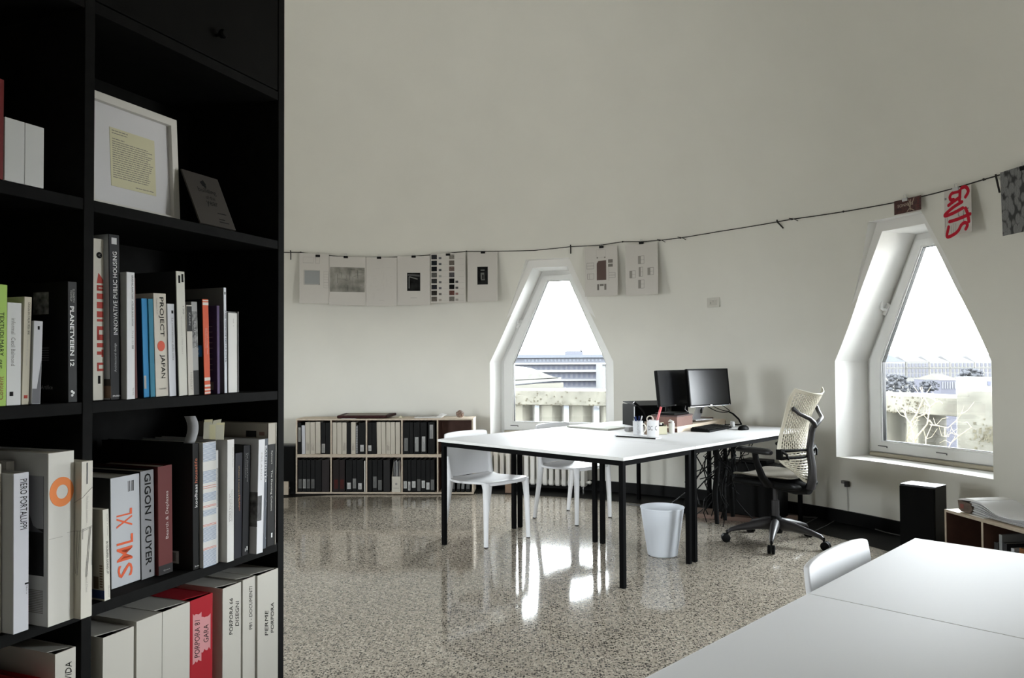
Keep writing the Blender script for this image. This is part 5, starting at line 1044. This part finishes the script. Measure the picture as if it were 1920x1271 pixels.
t = thing('magazine_file', 'small cream file box with a dark finger hole in the brown compartment', 'file box', cabp(cabx(845), .012, ZU + .0005), CY_)
mb = MB(); mb.box((0, 0, 0), (.05, .2, .062)); mb.build('box_body', cm((.42, .36, .27), .7), t); mb = MB(); mb.lathe([(.011, 0), (.011, .001)], 14); o = mb.build('finger_hole', cm((.06, .02, .015)), t); o.location = (.024, 0, .04); o.rotation_euler = (PI / 2, 0, 0)
g1 = 'binders in the lower tier of the low shelf'
lab1 = ['grey strip label', 'slanted pale label', 'broad dull grey label', 'dull grey label beside the broad one']
for i, (a, b_) in enumerate(((558.0, 566.0), (566.6, 573.6), (574.0, 581.6), (582.2, 590.0))): B('black binder with a %s in the leftmost lower compartment' % lab1[i], a, b_, ZL, .335, BK, ((.11, .11, .105) if i != 1 else (.28, .28, .27), .035, .125, (.03, .03, .03)))
B('plain black binder in the middle of the leftmost lower compartment', 590.6, 602, ZL, .335, BK); B('plain charcoal binder at the right of the leftmost lower compartment', 603, 617, ZL, .335, (.022, .018, .018))
B('black binder with dark red lettering, left in the second lower compartment', 624, 635.5, ZL, .335, (.014, .010, .010), ((.06, .012, .010), .03, .12, (.014, .01, .01)))
B('black binder with dark red lettering next to the white labels, second lower compartment', 636, 646.5, ZL, .335, (.014, .010, .010), ((.06, .012, .010), .03, .12, (.014, .01, .01)))
B('black binder with a square white label, left of the grey one, second lower compartment', 648.5, 660.0, ZL, .335, BK, ((.44, .43, .42), .028, .090, DI))
B('black binder with a narrow grey label between two white labels', 660.5, 668.5, ZL, .335, BK, ((.20, .20, .19), .035, .13, DI))
B('black binder with a square white label at the right, second lower compartment', 669.0, 681.0, ZL, .335, BK, ((.44, .43, .42), .025, .085, DI))
B('white folder standing against the upright, second lower compartment', 682.4, 685.4, ZL, .325, (.42, .41, .38), kind='folder')
B('black binder with a long grey label in the middle lower compartment', 698.5, 707.5, ZL, .335, BK, ((.14, .14, .135), .04, .15, DI)); B('black binder with a shorter grey label in the middle lower compartment', 708, 717, ZL, .335, BK, ((.12, .12, .115), .02, .115, DI))
B('plain black binder at the left of the middle lower compartment', 689.8, 697.5, ZL, .335, BK); B('plain dark binder left of the cream magazine file', 719, 731, ZL, .335, (.018, .017, .017))
t = thing('magazine_file', 'cream magazine file stuffed with papers in the middle lower compartment', 'magazine file', cabp(cabx(735.0), .010, ZL), CY_)
wq = cabx(751.5) - cabx(735.0); mb = MB(); mb.box((0, 0, 0), (wq, .003, .150)); mb.prism([(0, .003, 0), (0, .24, 0), (0, .24, .30), (0, .10, .30), (0, .003, .150)], (.003, 0, 0)); mb.prism([(wq - .003, .003, 0), (wq - .003, .24, 0), (wq - .003, .24, .30), (wq - .003, .10, .30), (wq - .003, .003, .150)], (.003, 0, 0)); mb.box((.003, .237, 0), (wq - .003, .24, .3)); mb.box((.003, .003, 0), (wq - .003, .237, .003)); mb.build('file_body', cm((.47, .44, .38), .7), t)
mb = MB(); mb.lathe([(.011, 0), (.011, .001)], 14); o = mb.build('finger_hole', M['greyink'], t); o.location = (wq / 2, 0, .078); o.rotation_euler = (PI / 2, 0, 0)
text(t, 'CASABELLA', (.014, -.0006, .030), (1, 0, 0), (0, 0, 1), .056, .014, M['greyink'])
for i in range(7):
    mb = MB(); x = .008 + i * (wq - .016) / 7; mb.prism([(x, .03, .006), (x + .006, .03, .006), (x + .012, .04 + .01 * (i % 2), .29 + .006 * (i % 3)), (x + .006, .04 + .01 * (i % 2), .29 + .006 * (i % 3))], (0, .18, 0)); mb.build('magazine', cm([(.3, .3, .3), (.08, .08, .08), (.40, .40, .39), (.42, .42, .42), (.10, .10, .10), (.30, .29, .27), (.16, .12, .10)][i]), t)
l4 = [(756, 764.0, .44, .035, .105), (764.5, 770.5, .36, .015, .10), (771, 781, .44, .042, .105), (781.5, 789.5, .10, .01, .125), (790, 798, .44, .04, .11), (798.5, 806.5, .42, .025, .092), (807, 815, .13, .02, .12)]
n4 = ['first of seven, with a squarish white label', 'second, with a narrow white label', 'third, with a broad white label', 'fourth, with a smudged grey label', 'fifth, with a high white label', 'sixth, with a low white label', 'seventh, with a worn grey label']
for (a, b_, v, z0, z1), s in zip(l4, n4): B('black binder in the fourth lower compartment, %s' % s, a, b_, ZL, .335, BK, ((v, v, v * .97), z0, z1, DI))
for a, b_, s, ln in ((846, 853, 'upright dull label', 0), (856, 862.5, 'slanting grey label', .05), (864, 870.5, 'slanting pale label', .06), (873, 881, 'hardly visible label', .03)):
    B('dark binder with a %s in the rightmost lower compartment' % s, a, b_, ZL, .33, BK, ((.22 if 'pale' in s else .09,) * 3, .03, .13, DI), lean=ln)
# on the low shelf
CT = .7375
t = thing('portfolio', 'dark red brown portfolio lying on the low shelf', 'portfolio', cabp(cabx(632), .015, CT + .0045), CY_)
L_ = cabx(724) - cabx(632); mb = MB(); mb.box((0, 0, 0), (L_, .26, .005)); mb.prism([(0, 0, .02), (L_, 0, .02), (L_ + .05, .26, .030), (.02, .26, .030)], (0, 0, .005)); mb.tube([(0, .004, .0125), (L_, .004, .0125)], [.0125, .0125], 10); mb.build('cover', M['redbrown'], t, smooth=50)
mb = MB(); mb.box((.004, .01, .005), (L_ - .004, .255, .020)); mb.build('drawings', cm((.10, .06, .05)), t); mb = MB(); mb.tube([(L_, .01, .0125), (L_ + .045, .24, .024)], [.0125, .014], 10); mb.build('rolled_edge', M['redbrown'], t, smooth=50); mb = MB(); mb.box((.06, .02, .0252), (L_ - .01, .25, .0262)); mb.build('top_sheet', cm((.30, .27, .24), .8), t).rotation_euler = (.038, 0, 0)
mb = MB(); mb.box((cabx(640), -.012, CT), (cabx(668), .12, CT + .0025)); o = tag(mb.build('loose_paper', M['paper']), 'white sheet peeping out under the dark portfolio', 'paper'); o.location = (C0.x, C0.y, 0); o.rotation_euler = (0, 0, CY_)
t = thing('paper_scrap', 'crumpled pale yellow paper scrap on the low shelf', 'paper', cabp(cabx(748), .06, CT), CY_)
mb = MB(); mb.prism([(-.06, -.03, .001), (.04, -.035, .001), (.055, .03, .001), (-.04, .04, .001)], (0, 0, .002)); mb.add([(-.01, -.01, .003), (.02, -.015, .003), (.012, .0, .028), (.03, .01, .004)], [(0, 1, 2), (1, 3, 2), (3, 0, 2), (0, 3, 1)]); mb.build('scrap', cm((.52, .48, .36), .8), t)
t = thing('loose_papers', 'flat stack of white papers with a folded top sheet on the low shelf', 'papers', cabp(cabx(776), .05, CT), CY_)
L_ = cabx(826) - cabx(776); mb = MB(); mb.box((0, 0, 0), (L_, .19, .012)); mb.build('stack', cm((.50, .49, .47), .8), t); mb = MB(); mb.add([(L_ - .04, .0, .013), (L_ + .015, -.012, .013), (L_ + .055, .06, .030), (L_ + .0, .075, .046), (L_ - .04, .0, .015), (L_ + .015, -.012, .015), (L_ + .055, .06, .032), (L_ + .0, .075, .048)], [(3, 2, 1, 0), (4, 5, 6, 7), (0, 1, 5, 4), (1, 2, 6, 5), (2, 3, 7, 6), (3, 0, 4, 7)]); mb.build('folded_sheet', M['paper'], t)
t = thing('dried_ball', 'round brown ball of dried plant on the low shelf', 'ball', cabp(cabx(861), .10, CT))
mb = MB(); mb.ball((0, 0, .038), .036, 14, (1, 1, 1)); mb.build('core', mat('brown_husk', (.13, .07, .045), .8, noise=.6, scale=60, col2=(.34, .25, .2)), t, smooth=80); mb = MB(); rnd = random.Random(8)
for i in range(70):
    a, b_ = rnd.uniform(0, 2 * PI), math.acos(rnd.uniform(-.9, 1)); d = V3((math.sin(b_) * math.cos(a), math.sin(b_) * math.sin(a), math.cos(b_))); mb.ball(V3((0, 0, .038)) + d * .035, .006, 4, (1, 1, .7))
mb.build('husk_scales', mat('husk_scale', (.20, .12, .085), .8, noise=.5, scale=90), t)
# loudspeakers
def loudspeaker(label, loc, rz, w_, d, h):
    t = thing('loudspeaker', label, 'loudspeaker', loc, rz, 'black floor loudspeakers')
    mb = MB(); mb.box((0, .015, 0), (w_, d, h)); o = mb.build('cabinet', mat('black_veneer', (.005, .005, .005), .35, spec=.25), t, bevel=.002)
    mb = MB(); mb.box((.002, 0, .03), (w_ - .002, .0148, h - .012)); g = mb.build('grille', mat('black_cloth', (.006, .006, .006), .95, spec=.05), t, bevel=.003)
    mb = MB(); mb.box((.002, .004, .002), (w_ - .002, .015, .028)); mb.build('plinth', M['bpl'], t)
    mb = MB(); mb.box((w_ * .52, -.0015, .052), (w_ * .78, .0005, .068)); mb.build('badge', cm((.34, .34, .33), .4), g); return t
fx, fy = 2.519, 5.054; wv_ = V3((2.657 - 2.519, 4.885 - 5.054, 0)).normalized()
loudspeaker('black loudspeaker standing below the right window', (fx, fy, .001), math.atan2(wv_.y, wv_.x), .218, .182, .482)
loudspeaker('black loudspeaker squeezed between the bookcase and the low shelf', (-2.355, 7.60, .001), CY_, .218, .18, .475)
mb = MB(); mb.box((0, 0, .001), (.05, .03, .13)); o = tag(mb.build('wood_block', M['birch_edge'], bevel=.002), 'small wooden block in front of the far left loudspeaker', 'block'); o.location = (-2.235, 7.545, 0)
mb = MB(); mb.box((0, 0, .001), (.065, .05, .088)); o = tag(mb.build('wood_block', mat('brown_block', (.17, .10, .06), .6, noise=.1), bevel=.002), 'brown wooden block on the floor under the radiator', 'block'); o.location = (-.075, 7.60, 0); o.rotation_euler = (0, 0, -.3)
# radiator
t = thing('radiator', 'low white column radiator under the window', 'radiator', wp(18.29, 0, 3.97, 0), -math.radians(18.29))
for i in range(18):
    x = -.745 + i * .0643; mb = MB(); y0, y1 = -.075, .055
    mb.prism([(x, y, z) for y, z in ((y0, .068), (y0 + .012, .056), (y1 - .012, .056), (y1, .068), (y1, .352), (y1 - .02, .376), (y0 + .02, .376), (y0, .352))], (.043, 0, 0))
    mb.build('section', M['rad'], t, bevel=.008, seg=3)
mb = MB(); mb.tube([(-.73, -.01, .345), (.38, -.01, .345)], .026, 12); mb.tube([(-.73, -.01, .085), (.38, -.01, .085)], .026, 12); mb.build('hub_pipe', M['rad'], t, smooth=50)
for x, y in ((.37, -.04), (-.70, -.01), (-.32, .02)): mb = MB(); mb.tube([(x, y, .056), (x, y, .0)], .011, 10); mb.build('feed_pipe', M['chrome'], t, smooth=50)
mb = MB(); mb.tube([(.395, -.03, .10), (.425, -.03, .10)], .016, 12); mb.ball((.43, -.03, .10), .02, 8); mb.build('valve', M['rad'], t, smooth=50)
# ------------------------------------------------------------------ low shelf on the right, with catalogue
rc0 = V3((2.600, 4.672, 0)); rcd = V3((.134, -.991, 0)).normalized(); rrz = math.atan2(rcd.y, rcd.x)
shelfunit('low_shelf', 'low birch shelf unit at the right edge with dark red insides', (rc0.x, rc0.y, .002), rrz, 4, .308, .30, .388, th=.016)
def rp(x, y, z): return rc0 + rcd * x + V3((-rcd.y, rcd.x, 0)) * y + V3((0, 0, z))
g = 'books in the low shelf at the right edge'
for x, w_, h, c, lab in ((.335, .030, .25, (.05, .05, .05), 'dark book left in the open compartment of the right shelf'), (.372, .022, .30, (.26, .27, .27), 'tall pale grey book in the right low shelf'), (.398, .03, .26, (.03, .03, .032), 'black book right of the tall pale grey one'), (.432, .012, .22, (.10, .10, .10), 'thin grey book in the right low shelf'), (.458, .022, .245, (.46, .47, .48), 'white spined book in the right low shelf'), (.486, .026, .23, (.02, .02, .02), 'short black book before the orange brown one'), (.516, .030, .26, (.20, .085, .035), 'orange brown book with a red mark'), (.549, .05, .262, (.13, .12, .105), 'thick grey brown book at the end of the right shelf')):
    t = thing('book', lab, 'book', rp(x, .05, .0185), rrz, g); mb = MB(); k = .002; mb.box((0, 0, 0), (w_, k, h)); mb.box((0, k, 0), (k, .2, h)); mb.box((w_ - k, k, 0), (w_, .2, h)); mb.build('cover', cm(c), t); mb = MB(); mb.box((k, k, .003), (w_ - k, .197, h - .004)); mb.build('page_block', cm((.4, .38, .33)), t)
    if 'orange' in lab: mb = MB(); mb.box((.006, -.0006, .17), (.022, .0004, .20)); mb.build('red_mark', cm((.3, .04, .02)), t)
CZ = .3905
t = thing('open_catalogue', 'thick open catalogue with wavy white pages on the right low shelf', 'catalogue', rp(.10, .035, CZ), rrz)
n = 30; up = []; lo = []
for i in range(n + 1):
    q = i / n; x = .03 + q * .60
    s1 = min(1, max(0, (x - .09) / .17)); s2 = min(1, max(0, (x - .30) / .2)); zt = .084 - .052 * s1 * s1 * (3 - 2 * s1) + .016 * s2 * s2 * (3 - 2 * s2)
    up.append((x, zt)); lo.append((x, .004 + .0 * q))
for k in range(9):
    f0, f1 = k / 9, (k + .93) / 9; mb = MB(); y0 = .012 + .006 * math.sin(k * 2.1)
    pts = [(x + .004 * k, y0, .004 + (z - .004) * f1) for x, z in up]; pts0 = [(x + .004 * k, y0, .004 + (z - .004) * f0) for x, z in up]
    mb.prism(pts + pts0[::-1], (0, .235, 0)); mb.build('page_stack', cm((.70, .70, .71) if k > 7 else ((.42, .42, .43) if k % 2 else (.52, .52, .52)), .8), t, smooth=40)
mb = MB(); pts = [(x, .004, z + .003) for x, z in up[:5]]; mb.prism([(-.03, .0, .070), (.0, .0, .080)] + pts + [(.08, .004, .076), (.05, 0, .074)], (0, .25, 0)); mb.build('top_sheet', M['paper'], t, smooth=40)
mb = MB(); mb.prism([(-.030, .0, .066), (-.022, 0, .016), (0, 0, .003), (.07, 0, .003), (.09, 0, .03), (.07, 0, .062)], (0, .24, 0)); mb.build('brown_spine', mat('brown_card', (.10, .072, .055), .8, noise=.2, scale=50), t); mb = MB(); mb.box((-.010, -.001, .022), (.02, .0005, .048)); mb.build('red_stamp', cm((.17, .055, .045)), t)
mb = MB(); mb.box((.085, -.016, .0), (.20, .2, .003)); mb.build('bottom_sheet', M['paper'], t)
# floor cables
def flo(pts, r, name, label, mt, cat='cable'):
    mb = MB(); mb.tube([V3((x, y, z)) for x, y, z in pts], r, 6); o = mb.build(name, mt, smooth=60); tag(o, label, cat); return o
flo([(2.007, 6.297, 0.006), (2.266, 6.355, 0.006), (2.538, 6.327, 0.006), (2.632, 6.24, 0.006), (2.723, 6.016, 0.006), (2.771, 5.772, 0.006), (2.857, 5.631, 0.006), (2.976, 5.528, 0.006)], .004, 'floor_cable', 'long grey cable lying on the black floor border at the right', M['wire'])
flo([(2.504, 6.349, 0.006), (2.31, 6.104, 0.006), (2.169, 5.971, 0.006)], .003, 'floor_cable', 'thin grey wire crossing the black border behind the office chair', M['wire'])
flo([(2.602, 6.24, 0.006), (2.436, 6.022, 0.006), (2.257, 5.82, 0.006)], .003, 'floor_cable', 'thin grey wire running toward the chair caster', M['wire'])
flo([(1.001, 6.98, 0.006), (1.104, 6.875, 0.006), (1.204, 6.773, 0.006), (1.329, 6.697, 0.006), (1.484, 6.669, 0.006)], .004, 'floor_cable', 'pale cable curving on the black border under the work tables', cm((.16,.16,.16)))
flo([(1.049, 6.979, 0.006), (1.199, 6.872, 0.006), (1.32, 6.77, 0.006), (1.586, 6.812, 0.006)], .0035, 'floor_cable', 'second dim cable beside the pale one under the work tables', M['wire'])
# ------------------------------------------------------------------ outside
CONC = mat('weathered_concrete', (.070, .067, .058), .9, spec=.1, noise=.22, scale=7, col2=(.082, .079, .068))
def ext(w): return mat('facade', tuple(min(1, c * .56) for c in w), .9, spec=0)  # pale, low-contrast facade colours stand in for distance haze
tag(disc('terrace_deck', 4.58, 6.4, -.1, .05, mat('light_bounce_paving', (.32, .31, .28), .9), 90, -20, 110), 'concrete terrace outside the windows', 'terrace', kind='structure')  # unseen deck, paving made pale to bounce daylight up into the room
mb = MB(); mb.box((-160, 14, -16.2), (520, 900, -16)); tag(mb.build('ground_outside', ext((.055, .057, .06))), 'pale ground far below the terrace', 'ground', kind='structure')
def wv3(th, o): return lambda s, n, z: V3(wp(th, s, n, z)) - o
def balustrade(th, label, s0, s1, n, zt, zb, sp_, off, group):
    o = wp(th, 0, n, 0); t = thing('balustrade', label, 'balustrade', o, 0, group); f = wv3(th, o)
    mb = MB(); mb.prism([f(s0, n, zb), f(s0, n, zt), f(s0, n + .03, zt + .012), f(s0, n + .36, zt + .012), f(s0, n + .36, zb)], f(s1, n, 0) - f(s0, n, 0)); r = mb.build('rail', CONC, t, bevel=.008)
    mb = MB(); mb.prism([f(s0, n, .05), f(s0, n, .18), f(s0, n + .36, .18), f(s0, n + .36, .05)], f(s1, n, 0) - f(s0, n, 0)); mb.build('kerb', CONC, t, bevel=.008)
    s = s0 + off
    while s < s1 - .2:
        mb = MB(); mb.prism([f(s - .060, n + .03, .18), f(s + .060, n + .03, .18), f(s + .135, n + .15, .18), f(s + .135, n + .30, .18), f(s - .135, n + .30, .18), f(s - .135, n + .15, .18)], (0, 0, zb - .18)); mb.build('baluster', CONC, t, bevel=.006); s += sp_
    rnd = random.Random(int(th)); mb = MB()
    for i in range(150):
        a = s0 + (s1 - s0) * (.25 + .5 * rnd.random()); z = zb + (zt - zb) * rnd.random() ** 2.2; k = rnd.uniform(.002, .009)
        mb.obox(f(a, n - .001, z), (f(k, n, 0) - f(0, n, 0)), (f(0, n + .002, 0) - f(0, n, 0)), (0, 0, k * rnd.uniform(.5, 1.2)))
    mb.build('lichen', cm((.03, .026, .018), .95), t)['kind'] = 'stuff'
    return t
GBL = 'concrete balustrades outside the windows'
balustrade(18.29, 'concrete balustrade with spots of lichen outside the radiator window', -2.6, 1.5, DW + 1.2, .942, .772, .367, .02, GBL)
balustrade(66.72, 'concrete balustrade behind bare twigs outside the right window', -1.9, -.45, DW + 1.2, .962, .806, .367, .21, GBL)
o = wp(66.72, 0, DW + 1.2, 0); f = wv3(66.72, o); t = thing('concrete_pier', 'broad concrete pier ending the balustrade outside the right window', 'pier', o)
mb = MB(); n_ = DW + 1.12; mb.prism([f(-.44, n_, .05), f(-.44, n_, .985), f(-.44, n_ + .02, 1.035), f(-.44, n_ + .6, 1.035), f(-.44, n_ + .6, .05)], f(1.6, n_, 0) - f(-.44, n_, 0)); mb.build('pier_body', CONC, t, bevel=.01)
mb = MB(); rnd = random.Random(6)
for i in range(90):
    a = rnd.gauss(-.16, .08); z = rnd.gauss(.68, .05); k = rnd.uniform(.003, .012); mb.obox(f(a, n_ - .001, z), (f(k, n_, 0) - f(0, n_, 0)), (f(0, n_ + .002, 0) - f(0, n_, 0)), (0, 0, k))
mb.build('lichen', cm((.06, .055, .04), .95), t)['kind'] = 'stuff'
# bare shrub
TW = {'a': [(-.80, .05), (-.78, .35), (-.758, .567), (-.694, .637), (-.592, .742), (-.585, .887), (-.636, .977), (-.703, 1.046)], 'b': [(-.592, .738), (-.513, .74), (-.46, .72), (-.383, .784), (-.286, .849)], 'c': [(-.585, .887), (-.525, .932)], 'd': [(-.78, .35), (-.741, .59), (-.779, .746), (-.728, .822), (-.677, .94), (-.636, .977)], 'e': [(-.779, .746), (-.804, .788), (-.828, .852), (-.913, .914)], 'f': [(-.77, .776), (-.671, .815)], 'g': [(-.84, .5), (-.84, .632), (-.797, .716), (-.75, .70)], 'h': [(-.55, .05), (-.46, .45), (-.409, .6), (-.341, .668), (-.216, .746)], 'i': [(-.62, .3), (-.626, .615), (-.6, .745)], 'j': [(-.46, .72), (-.453, .651)]}
o = wp(66.72, -.7, DW + 1.0, .05); f = wv3(66.72, o); t = thing('bare_shrub', 'bare leafless shrub with pale twigs in front of the balustrade', 'shrub', o)
mb = MB(); mb2 = MB(); rnd = random.Random(12)
for k, L_ in TW.items():
    P = [f(s, DW + 1.0 + rnd.uniform(-.04, .04), z) for s, z in L_]; m_ = mb if k in 'ad' else mb2
    m_.tube(P, [.009 * (1 - .6 * i / len(P)) * (1 if k in 'ad' else .6) for i in range(len(P))], 6)
    for i in range(5):
        q = P[rnd.randrange(1, len(P))]; d = f(rnd.uniform(-.12, .12), DW + 1.0, 0) - f(0, DW + 1.0, 0); mb2.tube([q, q + d * .5 + V3((0, 0, rnd.uniform(.0, .06))), q + d + V3((0, 0, rnd.uniform(-.02, .12)))], [.003, .002, .0012], 5)
bark = mat('pale_bark', (.16, .14, .10), .9, noise=.3, scale=30); mb.build('stems', bark, t, smooth=60); mb2.build('twigs', bark, t, smooth=60)['kind'] = 'stuff'
# helper: at distance Y, photo column / row -> X, Z
def PX(x, Y): return (x - 960) / F * Y
def PZ(y, Y): return CAMH - (y - 677) / F * Y
def facade(name, label, x0, x1, ytop, Y, dep, col, rows=(), group=None, roof=None, bot=-16, skew=0):
    """rows: (ytop, ybottom, colour, protrusion) bands on the front"""
    t = thing(name, label, 'building', (PX((x0 + x1) / 2, Y), Y, bot), 0, group); o = t.location
    X0, X1 = PX(x0, Y), PX(x1, Y); mb = MB(); mb.box((X0 - o.x, 0, 0), (X1 - o.x, dep, PZ(ytop, Y) - bot)); mb.build('walls', ext(col), t)
    for a, b_, c, pr in rows:
        mb = MB(); mb.box((X0 - o.x, -pr, PZ(b_, Y) - bot), (X1 - o.x, .2, PZ(a, Y) - bot)); mb.build('band', ext(c), t)
    if roof:
        yr, c, hip = roof; e = .03; za, zb = PZ(ytop, Y) - bot, PZ(yr, Y) - bot; h_ = (X1 - X0) * hip
        mb = MB(); mb.add([(X0 - o.x - e, -e, za), (X1 - o.x + e, -e, za), (X1 - o.x + e, dep + e, za), (X0 - o.x - e, dep + e, za), (X0 - o.x + h_, dep / 2, zb), (X1 - o.x - h_, dep / 2, zb)], [(0, 1, 5, 4), (1, 2, 5), (2, 3, 4, 5), (3, 0, 4), (3, 2, 1, 0)]); mb.build('roof', ext(c), t)
    return t
def panes(t, Y, xs, ys, w_, h, col, bot=-16):
    o = t.location
    for x in xs:
        for y in ys:
            mb = MB(); mb.box((PX(x, Y) - o.x - w_ / 2, -.12, PZ(y, Y) - bot - h), (PX(x, Y) - o.x + w_ / 2, .1, PZ(y, Y) - bot)); mb.build('window', ext(col), t)
BL, BW, BB = (.066, .070, .082), (.098, .098, .098), (.058, .060, .068)
Y = 300
t = facade('apartment_block', 'long modern block with white balcony strips seen through the radiator window', 925, 1135, 665.4, Y, 25, BB, [(665.4, 671.2, (.060, .064, .072), 1.2), (680.6, 683.8, BW, 1.6), (693.6, 698.2, BW, 1.6), (711.3, 714.3, BW, 1.6), (727, 731, BW, 1.6)])
panes(t, Y, [1000 + i * 9.5 for i in range(14)], (686, 701, 716), .9, 1.5, (.040, .043, .055)); panes(t, Y, [985 + i * 7 for i in range(21)], (673.5,), .8, 1.0, (.075, .08, .09))
mb = MB(); o = t.location; mb.box((PX(1063, Y) - o.x, 2, PZ(665.4, Y) + 16), (PX(1094, Y) - o.x, 12, PZ(658.5, Y) + 16)); rh = mb.build('roof_house', ext((.058, .06, .07)), t); mb = MB(); mb.box((PX(1089.5, Y) - o.x, 2, PZ(660, Y) + 16), (PX(1092, Y) - o.x, 3, PZ(655, Y) + 16)); mb.build('chimney', ext((.04, .042, .05)), rh)
t = facade('apartment_block', 'pale narrow tower at the right side of the radiator window view', 1129, 1180, 682.5, 270, 20, (.088, .088, .087), [(682.5, 685, (.07, .07, .07), .5)]); panes(t, 270, (1141, 1148), (690, 700, 712, 722), 1.0, 1.2, (.055, .058, .07))
Y = 40; t = thing('tiled_roof', 'low tiled roof with a white gutter on the left of the radiator window view', 'roof', (PX(985, Y), Y, -4)); o = t.location
q = lambda x, y, d=0: V3((PX(x, Y + d) - o.x, d, PZ(y, Y + d) + 4))
mb = MB(); P = [q(940, 715), q(1049, 709.5), q(1036, 706), q(1012, 697), q(996, 690.5, 6), q(966, 686, 6), q(940, 684, 6)]; mb.prism(P, (0, .4, -.1)); mb.build('roof_tiles', mat('roof_tile', (.024, .0235, .02), .9, noise=.2, scale=3), t)
mb = MB(); mb.prism([q(938, 723), q(1052, 713.5), q(1052, 708), q(938, 714)], (0, .5, 0)); mb.build('white_gutter', ext((.075, .075, .07)), t); mb = MB(); mb.prism([q(938, 760), q(1056, 760), q(1056, 718), q(1010, 719.5), q(938, 725)], (0, .6, 0)); mb.build('wall', ext((.075, .072, .062)), t)
mb = MB(); mb.box(tuple(q(938, 735) + V3((0, -.6, 0))), tuple(q(1060, 728) + V3((0, 0, 0)))); mb.build('lower_ledge', ext((.10, .10, .095)), t)
# right window view
GO = 'old town houses seen through the right window'
Y = 250
for x0, x1, ye, yr, c, lab, hp in ((1655, 1697, 681.5, 668.5, (.090, .088, .083), 'old house with a bluish hipped roof, leftmost in the right window', .3), (1698.5, 1741, 682, 671.5, (.080, .078, .074), 'grey fronted old house, second from the left in the right window', .12), (1742, 1780, 682.5, 671.5, (.094, .091, .083), 'cream old house in the middle of the right window view', .15), (1781, 1826, 683, 671, (.090, .088, .080), 'old house behind the dark trees in the right window view', .1), (1827, 1890, 683, 671, (.098, .095, .088), 'pale old house at the right edge of the right window view', .12)):
    t = facade('town_house', lab, x0, x1, ye, Y, 14, c, [(693.2, 693.9, (.075, .074, .072), .2)], group=GO, roof=(yr, (.050, .049, .049) if 'bluish' not in lab else (.040, .042, .049), hp))
    k = int((x1 - x0) / 8); panes(t, Y, [x0 + 5 + i * (x1 - x0 - 9) / max(1, k) for i in range(k + 1)], (685, 695.5, 704), .75, 1.15, (.058, .058, .066))
t = facade('hall', 'low hall with a light hipped roof and columns in the right window view', 1763, 1800, 717, 150, 10, (.058, .058, .068), group=GO, roof=(706, (.058, .055, .05), .2)); panes(t, 150, [1766 + i * 4.6 for i in range(8)], (720,), .2, 1.3, (.09, .09, .095))
t = facade('shed', 'small white building at the right edge of the right window view', 1842, 1875, 712, 130, 8, (.10, .10, .10), group=GO); panes(t, 130, (1853,), (719,), .5, .7, (.055, .057, .075))
leaf = mat('hazy_foliage', (.021, .0215, .0235), .95, spec=0, noise=.15, scale=.8)  # haze is mixed into the grey leaf colour
def tree(label, x0, x1, y0, y1, Y):
    t = thing('tree', label, 'tree', (PX((x0 + x1) / 2, Y), Y, -16), 0, 'hazy trees before the old houses'); o = t.location; rnd = random.Random(int(x0)); mb = MB()
    W_, H_ = PX(x1, Y) - PX(x0, Y), PZ(y0, Y) - PZ(y1, Y); zc = (PZ(y0, Y) + PZ(y1, Y)) / 2 + 16
    for i in range(110):
        a, b_, c = rnd.uniform(-.46, .46), rnd.uniform(-.3, .3), rnd.uniform(-.46, .44); s = (1 - .5 * max(0, c)); r = rnd.uniform(.055, .10) * min(W_, H_ * 1.4)
        mb.ball((a * W_ * s, b_ * W_, zc + c * H_), r, 5, (1, 1, .8))
    o_ = mb.build('crown', leaf, t); tx = bpy.data.textures.new('n', 'CLOUDS'); tx.noise_scale = .8; d = o_.modifiers.new('d', 'DISPLACE'); d.texture = tx; d.strength = .7
    mb = MB(); mb.tube([(0, 0, 0), (0, 0, zc)], [.35, .2], 8); mb.build('trunk', leaf, t)
for a in (('largest hazy tree in front of the old houses', 1797, 1842, 694, 728, 140), ('pale hazy tree at the left of the right window view', 1656, 1700, 704, 738, 140), ('small dark hazy tree next to the left pale tree', 1700, 1718, 718, 738, 120), ('small hazy tree left of the low hall', 1724, 1758, 716, 737, 130)): tree(*a)
t = thing('distant_hill', 'faint distant hill with a peak behind the old houses', 'hill', (PX(1750, 700), 700, -20)); mb = MB(); Y = 700
P = [V3((PX(x, Y) - t.location.x, 0, PZ(y, Y) + 20)) for x, y in ((1600, 672), (1680, 669), (1720, 667), (1745, 660), (1756, 659), (1775, 667), (1830, 668), (1900, 669), (1960, 672))]; mb.prism([V3((P[-1].x, 0, 0)), V3((P[0].x, 0, 0))] + P, (0, 60, 0)); mb.build('slope', ext((.092, .094, .098)), t)
for th, lab, nn in ((115.1, 'a', 0),): pass
